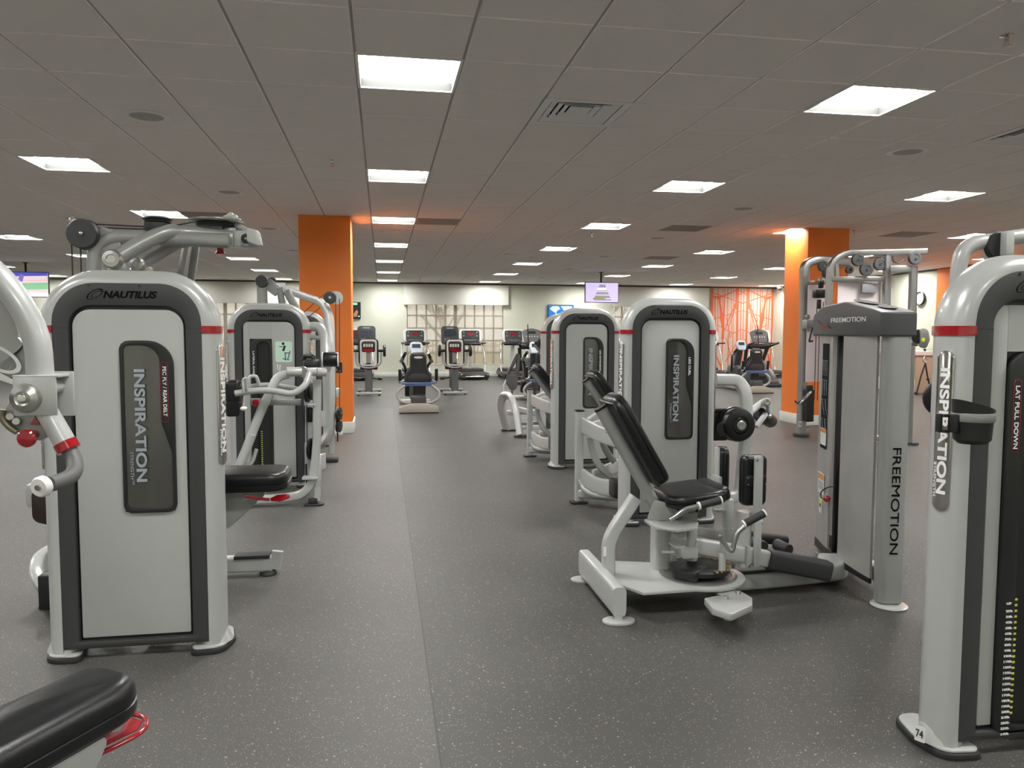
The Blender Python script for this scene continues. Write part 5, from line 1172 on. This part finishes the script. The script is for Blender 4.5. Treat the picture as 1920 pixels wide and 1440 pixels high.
def bike():
    t = thing('exercise_bike', 'x', 'exercise bike', world=False)
    b = B(); b.rtube([(-.27, 0, .05), (.27, 0, .05)], .10, .05, 0); b.rtube([(-.27, 1.0, .05), (.27, 1.0, .05)], .10, .05, 0); b.rtube([(0, 0, .06), (0, 1.0, .06)], .09, .06, 0); b.build('base_frame', SIL, t)
    for x in (-.22, .22):
        for y in (0, 1.0): b = B(); b.cyl((x, y, 0), (x, y, .03), .025); b.build('foot', RUB, t)
    b = B(); b.rtube([(0, .05, .08), (0, .16, .62)], .16, .10, 0); b.build('rear_post', CAPG, t)
    b = B(); b.ball((0, .14, .62), .09, (1, .8, 1)); b.build('pivot_boot', BLACK, t)
    b = B(); b.rtube([(0, .15, .64), (0, .12, 1.0)], .10, .04, 0); b.build('frame_spine', SIL2, t)
    Mx = Matrix.Translation((0, .10, .92)) @ frameM((0, 0, 0), (1, 0, 0), (0, 0, 1))
    b = B(); b.ring(resamp(rrect(-.18, -.28, .18, .29, .06), 64), resamp(rrect(-.145, -.25, .145, .25, .05), 64), Mx, .05, .01); b.build('ring_frame', WHT, t)
    b = B(); b.ring(resamp(rrect(-.215, -.26, .215, .31, .08), 64), resamp(rrect(-.18, -.27, .18, .285, .06), 64), Mx @ Matrix.Translation((0, 0, -.02)), .04, .01); b.prism(rrect(-.14, .02, .14, .24, .04), Mx, .02, .004); bd = b.build('back_shell', BLACK, t)
    b = B(); b.prism(rpoly([(-.12, .10, .01), (.12, .10, .01), (.10, .04, .01), (0, .01, .01), (-.10, .04, .01)], 3), Mx @ Matrix.Translation((0, 0, .022)), .004); b.build('red_accent', RED, bd)
    b = B()
    for q in range(4): b.prism(rrect(-.11+q*.055, .13, -.07+q*.055, .20, .01), Mx @ Matrix.Translation((0, 0, .022)), .003)
    b.build('shell_print', WTX, bd)
    for s in (-1, 1):
        b = B(); b.cyl((s*.31, .06, .97), (s*.37, .06, .97), .13, bev=.02); b.build('arm_pad', LEA, t)
        b = B(); b.tube([(s*.15, .12, .97), (s*.32, .07, .97)], .03, fil=0); b.build('pad_arm', BLACK, t)
    b = B(); b.tube([(-.27, .10, .98), (-.27, .10, .68), (-.1, .08, .60), (.1, .08, .60), (.27, .10, .68), (.27, .10, .98)], .018, fil=.15, n=8); b.build('handle_hoop', SIL, t)
    b = B(); b.pad((0, .45, .62), (.38, .30, .10), None, .03); b.build('saddle', LEA, t)
    b = B(); b.box((-.13, .38, .57), (.12, .06, .05), .01); b.box((.13, .38, .57), (.12, .06, .05), .01); b.build('saddle_trim', RED, t)
    b = B(); b.rtube([(0, .45, .58), (0, .6, .1)], .10, .10, 0); b.lathe((-.06, .62, .36), (1, 0, 0), [(.15, 0), (.18, .02), (.18, .10), (.15, .12)]); b.build('drive_housing', DARK, t)
    for s in (-1, 1): b = B(); b.box((s*.24, .6+s*.02, .33), (.11, .10, .06), .02); b.cyl((0, .62, .36), (s*.19, .6, .33), .015); b.build('pedal', BLACK, t)
    b = B(); b.rtube([(0, .95, .1), (-.03, .8, 1.2)], .09, .07, 0); b.build('console_post', CAPG, t)
    Mc = Matrix.Translation((-.05, .74, 1.30)) @ Matrix.Rotation(math.radians(-15), 4, 'X') @ frameM((0, 0, 0), (1, 0, 0), (0, 0, 1))
    b = B(); b.prism(rrect(-.20, -.21, .20, .21, .07), Mc, .05, .012, 3); cs = b.build('console', DARK, t)
    b = B(); b.prism(rrect(-.14, -.03, .14, .10, .01), Mc @ Matrix.Translation((0, 0, .05)), .003); b.build('screen', LCD, cs)
    b = B(); b.prism(rrect(-.08, .15, .08, .17, .005), Mc @ Matrix.Translation((0, 0, .05)), .003)
    for q in range(6): b.prism(rrect(-.13+.045*(q % 3), -.10-.035*(q//3), -.10+.045*(q % 3), -.085-.035*(q//3), .002), Mc @ Matrix.Translation((0, 0, .05)), .003)
    b.build('console_print', GTX, cs)
    return t
def stepper():
    t = thing('recumbent_stepper', 'x', 'recumbent stepper', world=False)
    BE = mat('beige_base', (.42, .40, .34), .45)
    b = B(); b.prism(rpoly([(-.34, 0, .01), (.34, 0, .01), (.33, .09, .03), (.12, .15, .06), (-.12, .15, .06), (-.33, .09, .03)], 5), frameM((0, .10, .015), (1, 0, 0), (0, 0, 1)), .14, .02); b.box((0, .9, .08), (.16, 1.7, .10), .03); b.box((0, 1.75, .05), (.60, .16, .07), .03); b.build('base', BE, t)
    b = B(); b.box((0, 0, .01), (.66, .12, .02), .005); b.build('base_foot', RUB, t)
    b = B(); b.box((0, .16, .22), (.26, .20, .16), .04, None, 3); b.build('rear_housing', CAPG, t)
    b = B(); b.rtube([(0, .25, .2), (0, .25, .5)], .18, .14, 0); b.build('seat_post', BLACK, t)
    b = B(); b.tube([(-.22, .22, .46), (-.36, .2, .36), (-.36, .2, .24), (-.24, .2, .16), (.24, .2, .16), (.36, .2, .24), (.36, .2, .36), (.22, .22, .46)], .022, fil=.10, n=6); b.build('seat_hoop', SIL, t)
    b = B(); b.tube([(-.28, .12, .50), (.28, .12, .50)], .018, fil=0); b.prism(rpoly([(-.26, 0, .01), (.26, 0, .01), (.20, -.035, .01), (-.20, -.035, .01)], 3), frameM((0, .16, .49), (1, 0, 0), (0, 0, 1)), .05, .01); b.build('seat_rail', BLUE, t)
    b = B(); b.pad((0, .48, .52), (.48, .46, .10), None, .04, .01); b.build('seat', LEA, t)
    bp_ = [(-.22, 0, .03), (.22, 0, .03), (.20, .12, .03), (.13, .26, .06), (.13, .44, .05), (.08, .49, .05), (-.08, .49, .05), (-.13, .44, .05), (-.13, .26, .06), (-.20, .12, .03)]
    Mb = Matrix.Translation((0, .22, .52)) @ Matrix.Rotation(math.radians(6), 4, 'X') @ frameM((0, 0, 0), (1, 0, 0), (0, 0, 1))
    b = B(); b.prism(rpoly(bp_, 5), Mb, .05, .015, 3); sb = b.build('seat_back', mat('dark_shell', (.022, .025, .026), .45), t)
    b = B(); b.prism(rpoly([(x*1.1, y*1.03, r) for x, y, r in bp_], 5), Mb @ Matrix.Translation((0, 0, -.04)), .03, .012); b.build('back_cushion', CAPG, t)
    b = B(); b.prism([(math.cos(k*PI/12)*.075, .43+math.sin(k*PI/12)*.02) for k in range(24)], Mb @ Matrix.Translation((0, 0, .05)), .002); b.build('oval_badge', WHT, sb)
    b = B(); b.prism(rpoly([(-.18, .01, .02), (.18, .01, .02), (.17, .10, .04), (.10, .15, .04), (-.10, .15, .04), (-.17, .10, .04)], 4), Mb @ Matrix.Translation((0, 0, .048)), .012, .005); b.build('lumbar_shell', DARK, sb)
    for s in (-1, 1):
        b = B(); b.tube([(s*.24, .3, .54), (s*.32, .26, .50), (s*.32, .22, .55)], .018, fil=.03); ar = b.build('armrest', SIL, t)
        b = B(); b.tube([(s*.31, .22, .54), (s*.31, .20, .74)], .028, .035, 0); b.build('armrest_grip', BLACK, ar)
        b = B(); b.tube([(s*.16, 1.1, .45), (s*.20, 1.0, .75), (s*.27, .85, .86)], .024, fil=.08); b.tube([(s*.27, .85, .86), (s*.20, .72, 1.0)], .028, fil=0); aa = b.build('arm_lever', BLACK, t)
        b = B(); b.cyl((s*.28, .84, .84), (s*.24, .80, .92), .035); b.build('lever_collar', CHR, aa)
        b = B(); b.box((s*.13, 1.45, .30), (.13, .10, .28), .03, Matrix.Rotation(.5, 3, 'X')); b.build('foot_pedal', DARK, t)
    b = B(); b.rtube([(0, 1.3, .1), (0, 1.05, .98)], .16, .14, 0); b.box((0, 1.25, .35), (.22, .5, .5), .08, None, 3); b.build('console_column', CAPG, t)
    Mc = Matrix.Translation((0, .96, 1.07)) @ Matrix.Rotation(math.radians(-20), 4, 'X') @ frameM((0, 0, 0), (1, 0, 0), (0, 0, 1))
    b = B(); b.prism(rpoly([(-.09, -.12, .04), (.09, -.12, .04), (.125, .02, .04), (.10, .12, .07), (-.10, .12, .07), (-.125, .02, .04)], 6), Mc, .05, .015, 3); cs = b.build('console', PALEB, t)
    b = B(); b.prism(rrect(-.075, -.0, .075, .075, .006), Mc @ Matrix.Translation((0, 0, .05)), .003); b.build('screen', LCD, cs)
    return t
def climber():
    t = thing('arc_trainer', 'x', 'arc trainer', world=False)
    b = B(); b.box((0, .1, .05), (.7, .14, .08), .03); b.box((0, 1.5, .05), (.6, .14, .08), .03); b.box((0, .8, .10), (.28, 1.5, .14), .05, None, 3); b.build('base', DARK, t)
    b = B(); b.prism(rpoly([(-.1, .1, .05), (1.5, .1, .1), (1.55, .5, .2), (1.0, .75, .2), (.3, .4, .2)], 5), frameM((.14, .1, 0), (0, 1, 0), (0, 0, 1)), -.28 if False else .28, .03); sb = b.build('drive_shroud', CAPG, t)
    for o in (sb,): o.location = (-.28, 0, 0)
    for s in (-1, 1):
        b = B(); b.rtube([(s*.25, .2, .30), (s*.25, .75, .22)], .16, .05, 0); b.build('foot_plate', BLACK, t)
        b = B(); b.rtube([(s*.22, 1.3, .4), (s*.30, 1.05, 1.0)], .09, .06, 0); b.build('upright', DARK, t)
        b = B(); b.tube([(s*.28, 1.0, 1.0), (s*.36, .8, 1.08), (s*.34, .55, 1.12)], .028, fil=.1); b.tube([(s*.12, .72, 1.05), (s*.14, .78, 1.58)], .012, fil=0) if s < 0 else None; b.build('moving_arm', BLACK, t)
    b = B(); b.box((0, 1.0, 1.02), (.60, .22, .14), .05, None, 3); b.build('dash', BLACK, t)
    Mc = Matrix.Translation((0, .98, 1.30)) @ Matrix.Rotation(math.radians(-15), 4, 'X') @ frameM((0, 0, 0), (1, 0, 0), (0, 0, 1))
    b = B(); b.prism(rpoly([(-.20, -.19, .06), (.20, -.19, .06), (.25, .12, .06), (.0, .19, .3), (-.25, .12, .06)], 6), Mc, .05, .015, 3); cs = b.build('console', mat('grey_console', (.17, .175, .18), .4), t)
    b = B(); b.prism(rrect(-.10, .03, .10, .10, .01), Mc @ Matrix.Translation((0, 0, .05)), .003); b.build('screen', LCD, cs)
    b = B()
    for q in range(5): b.cyl(Mc @ Vector((-.14+q*.07, -.04, .05)), Mc @ Vector((-.14+q*.07, -.04, .055)), .016, seg=10)
    b.build('buttons', WHT, cs)
    b = B(); b.box((0, .93, 1.09), (.22, .05, .03), .01); b.build('red_accent', RED, t)
    return t
def place(proto, spots, group):
    for k, (x, y, rz, lab) in enumerate(spots):
        o = proto if k == 0 else copy_tree(proto)
        o.location = (x, y, 0); o.rotation_euler = (0, 0, rz); o['label'] = lab; o['group'] = group
place(treadmill(), [(.96, 21.95, 0, 'treadmill directly behind the seat of the aisle recumbent stepper'), (2.63, 21.95, 0, 'treadmill in front of the window, right of the second exercise bike'),
    (-.70, 21.95, 0, 'treadmill half hidden by the left orange column'), (3.95, 21.95, 0, 'treadmill left of the arc trainer behind the right weight towers'), (10.25, 21.95, 0, 'treadmill before the orange mural, left of the arc trainer'),
    (12.05, 21.95, 0, 'treadmill at the right end of the orange mural'), (-9.3, 21.95, 0, 'treadmill by the back wall beyond the far left press arm'), (-5.3, 21.95, 0, 'treadmill behind the nearest left weight tower')], 'treadmills facing the back wall')
place(bike(), [(-.30, 16.75, 0, 'exercise bike beside the left orange column'), (1.57, 16.75, 0, 'exercise bike right of the aisle recumbent stepper')], 'upright exercise bikes')
place(stepper(), [(.60, 12.97, 0, 'recumbent stepper with blue rail standing alone in the aisle'), (2.92, 13.6, 0, 'recumbent stepper peeking out behind the right back pads'), (8.46, 16.2, 0, 'recumbent stepper in front of the orange mural')], 'recumbent steppers')
place(climber(), [(3.75, 18.2, 0, 'arc trainer with grey console left of the right weight towers'), (9.85, 18.0, 0, 'arc trainer with grey console before the orange mural')], 'arc trainers')
# black mesh basket chair seen left of the stepper
pd = thing('elliptical_trainer', 'dark mesh paddle and pale curved rail left of the hidden recumbent stepper', 'elliptical trainer', (2.4, 12.6, 0))
MESH = mat('mesh_fabric', (.07, .07, .07), .7)
b = B(); b.prism(rpoly([(at(u, v, 12.6).x, at(u, v, 12.6).z, .04) for u, v in ((948, 703), (970, 702), (969, 726), (964, 732), (956, 731), (950, 720))], 5), XZ((0, 12.6, 0)), .03, .01); b.build('mesh_paddle', MESH, pd)
b = B(); b.tube([(at(962, 740, 12.6).x, 12.6, .05), at(960, 732, 12.6)], .014, fil=0); b.tube([at(950, 704, 12.62), at(962, 682, 12.7), at(971, 665, 12.8)], .03, fil=.1); b.tube([at(969, 712, 12.65), at(972, 665, 12.8)], .035, fil=0); b.build('arm_lever', BLACK, pd)
b = B(); b.tube([at(952, 708, 12.65), at(944, 725, 12.6), at(946, 742, 12.6), (at(950, 745, 12.6).x, 12.6, .03)], .02, fil=.12); b.rtube([(at(950, 745, 12.6).x-.02, 12.6, .04), (at(990, 745, 12.6).x, 12.7, .04)], .10, .05, 0); b.build('pale_rail', SIL, pd)

# ------------------------------------------------------------------ screens
def tv(name, lab, c, w_, h_, pole=None, ry=0):
    t = thing(name, lab, 'television', c)
    b = B(); b.box(c, (w_, .05, h_), .006); b.build('casing', BLACK, t)
    b = B(); b.box((c.x, c.y-.0262, c.z), (w_-.03, .002, h_-.03), 0); 
    if pole:
        p = B(); p.cyl((c.x, c.y+.06, c.z), (c.x, c.y+.06, CZ), .022); p.box((c.x, c.y+.045, c.z), (.2, .04, .2), .01); p.cyl((c.x, c.y+.06, CZ-.012), (c.x, c.y+.06, CZ), .06); p.build('ceiling_pole', BLACK, t)
    return t, b
def scr(name, col, e=.9): return mat(name, col, .3, emit=e)
def patch(t, name, c, pts, m, lift): b = B(); b.prism(pts, XZ((c.x, c.y-.0265-lift, c.z)), .0006); return b.build(name, m, t)
c = at(1128, 548.5, 18.9); s_ = (at(1160, 548, 18.9).x-at(1097, 548, 18.9).x)
t, b = tv('hanging_television', 'television hanging from the ceiling above the right weight towers, lavender picture', c, s_, s_*.585, True)
p = b.build('picture', scr('screen_lavender', (.42, .36, .66)), t)
patch(p, 'picture_detail', c, [(-.22, -.2), (.25, -.2), (.08, .2), (-.06, .2)], scr('screen_stairs', (.18, .17, .20)), .001)
for q in range(4): z = -.17+q*.09; hw_ = .21-q*.035; patch(p, 'picture_detail', c, [(-hw_+.01, z), (hw_+.02, z), (hw_+.015, z+.03), (-hw_+.015, z+.03)], scr('screen_step', (.42, .40, .46)), .002)
patch(p, 'picture_detail', c, [(-.12, .06), (.12, .06), (.12, .10), (-.12, .10)], scr('screen_white', (.8, .8, .85)), .003); patch(p, 'picture_detail', c, [(-.25, -.17), (.12, -.17), (.0, -.11), (-.2, -.12)], scr('screen_olive', (.20, .18, .06)), .003)
c = at(47, 533.5, 18.8); s_ = 1.0
t, b = tv('hanging_television', 'television hanging from the ceiling at the far left, ball game picture', c, s_, .57, True)
p = b.build('picture', scr('screen_field_tan', (.50, .42, .44)), t)
patch(p, 'picture_detail', c, [(-.48, .17), (.48, .20), (.48, .27), (-.48, .27)], scr('screen_blue', (.05, .05, .30)), .001); patch(p, 'picture_detail', c, [(-.10, -.12), (.48, -.10), (.48, .05), (-.10, .03)], scr('screen_green', (.17, .36, .20)), .001)
patch(p, 'picture_detail', c, [(-.48, .07), (.48, .09), (.48, .11), (-.48, .09)], scr('screen_pink', (.6, .28, .35)), .001); patch(p, 'picture_detail', c, [(-.12, -.26), (.48, -.26), (.48, -.18), (-.12, -.18)], scr('screen_white2', (.75, .75, .78)), .002); patch(p, 'picture_detail', c, [(-.14, .08), (-.04, .06), (.0, .20), (-.08, .24)], scr('screen_figure', (.12, .10, .30)), .003)
c = at(1052, 586, 23.9); c.y = 23.95
t, b = tv('wall_television', 'wall television with blue world map, left of the right weight towers', c, .84, .50)
p = b.build('picture', scr('screen_map_blue', (.01, .10, .30)), t); LW = scr('screen_land', (.35, .55, .70))
patch(p, 'picture_detail', c, [(-.36, .12), (-.28, .20), (-.08, .20), (-.02, .12), (-.12, .06), (-.16, .0), (-.12, -.05), (-.08, -.14), (-.14, -.06), (-.22, .02), (-.3, .06)], LW, .001); patch(p, 'picture_detail', c, [(.0, .2), (.36, .2), (.36, .08), (.2, .02), (.1, .06)], LW, .001); patch(p, 'picture_detail', c, [(-.08, -.03), (.02, -.05), (-.02, -.2), (-.06, -.2)], LW, .001)
c = at(650, 581.5, 23.9); c.y = 23.95
t, b = tv('wall_television', 'dark wall television partly behind the left orange column', c, .84, .50)
p = b.build('picture', scr('screen_dark', (.012, .012, .012)), t)
patch(p, 'picture_detail', c, [(.16, .16), (.32, .16), (.32, .23), (.16, .23)], scr('screen_green2', (.15, .5, .3)), .001); patch(p, 'picture_detail', c, [(.2, -.12), (.3, .02), (.34, -.05), (.3, -.2), (.22, -.2)], scr('screen_brown', (.22, .12, .07)), .001)
for x in (.36, -.3): patch(p, 'picture_detail', c, [(x-.02, -.2), (x+.03, -.2), (x+.03, -.17), (x-.02, -.17)], LW, .001)
# socket
b = B(); c = at(940, 695, 23.97); b.box((c.x, 23.99, c.z), (.09, .02, .12), .004); tag(b.build('wall_socket', WHT), 'white power socket low on the back wall right of the aisle window', 'socket')
# ------------------------------------------------------------------ mural
mx0, mx1 = 10.72, 12.97; mz0, mz1 = .15, CZ-.05; mc = (mx0+mx1)/2; mw = (mx1-mx0)/2
mu = thing('wall_mural', 'pale wall mural of crossing orange branches at the right end of the back wall', 'mural', (mc, 23.99, 0))
b = B(); b.box((mc, 23.985, (mz0+mz1)/2), (mw*2, .01, mz1-mz0), 0); b.build('pale_ground', mat('mural_ground', (.72, .56, .47), .6), mu)
CORAL = mat('mural_coral', (.86, .16, .06), .6)
half = [  # (x0,y0,w0, x1,y1,w1) in half widths from the centre and 0..1 from the top
 (.04, 0, .03, .04, 1, .03), (.16, 0, .10, .14, 1, .05), (.17, 0, .12, .20, .25, .07), (.20, .16, .05, .56, .52, .03), (.20, .2, .05, .44, .50, .02), (.56, .0, .02, .60, .62, .10), (.66, .30, .14, .58, .55, .07), (.66, .3, .10, .80, 0, .02),
 (.28, 0, .02, .28, 1, .025), (.36, 0, .02, .32, .6, .02), (.47, 0, .03, .46, .45, .02), (.62, 0, .02, .64, .4, .02), (.70, .08, .03, .70, .4, .02), (.78, .1, .03, .76, .6, .03), (.87, .1, .05, .82, .6, .02), (.95, 0, .08, .97, .35, .12), (.97, .3, .10, .93, 1, .03),
 (.0, .18, .03, .9, .06, .03), (.0, .27, .02, .95, .38, .03), (.1, .0, .03, .75, .12, .05), (.7, .12, .12, .95, .1, .08), (.0, .5, .02, .3, .55, .03), (.3, .55, .03, .8, .44, .02), (.1, .62, .02, .5, .9, .03), (.5, .6, .02, .2, 1, .03), (.9, .72, .04, .6, 1, .06), (.42, .55, .02, .42, 1, .03), (.6, .6, .04, .64, 1, .03), (.75, .5, .02, .8, 1, .02),
 (.0, .05, .03, .2, .0, .03), (.2, .1, .05, .0, .04, .02), (.85, .8, .05, .95, 1, .12), (.5, .35, .02, .36, .6, .03)]
b = B()
for k, (x0, y0, w0, x1, y1, w1) in enumerate(half):
    for s in (-1, 1):
        a = Vector((s*x0*mw, mz1-y0*(mz1-mz0))); c = Vector((s*x1*mw, mz1-y1*(mz1-mz0))); d = (c-a).normalized(); n = Vector((-d.y, d.x)); W0, W1 = w0*mw*.42, w1*mw*.42
        pts = [a+n*W0, a-n*W0, c-n*W1, c+n*W1]; pts = [(min(max(p.x, -mw), mw), min(max(p.y, mz0), mz1)) for p in pts]
        b.prism(pts, XZ((mc, 23.979-.0003*k, 0)), .0003)
b.build('branch_pattern', CORAL, mu)
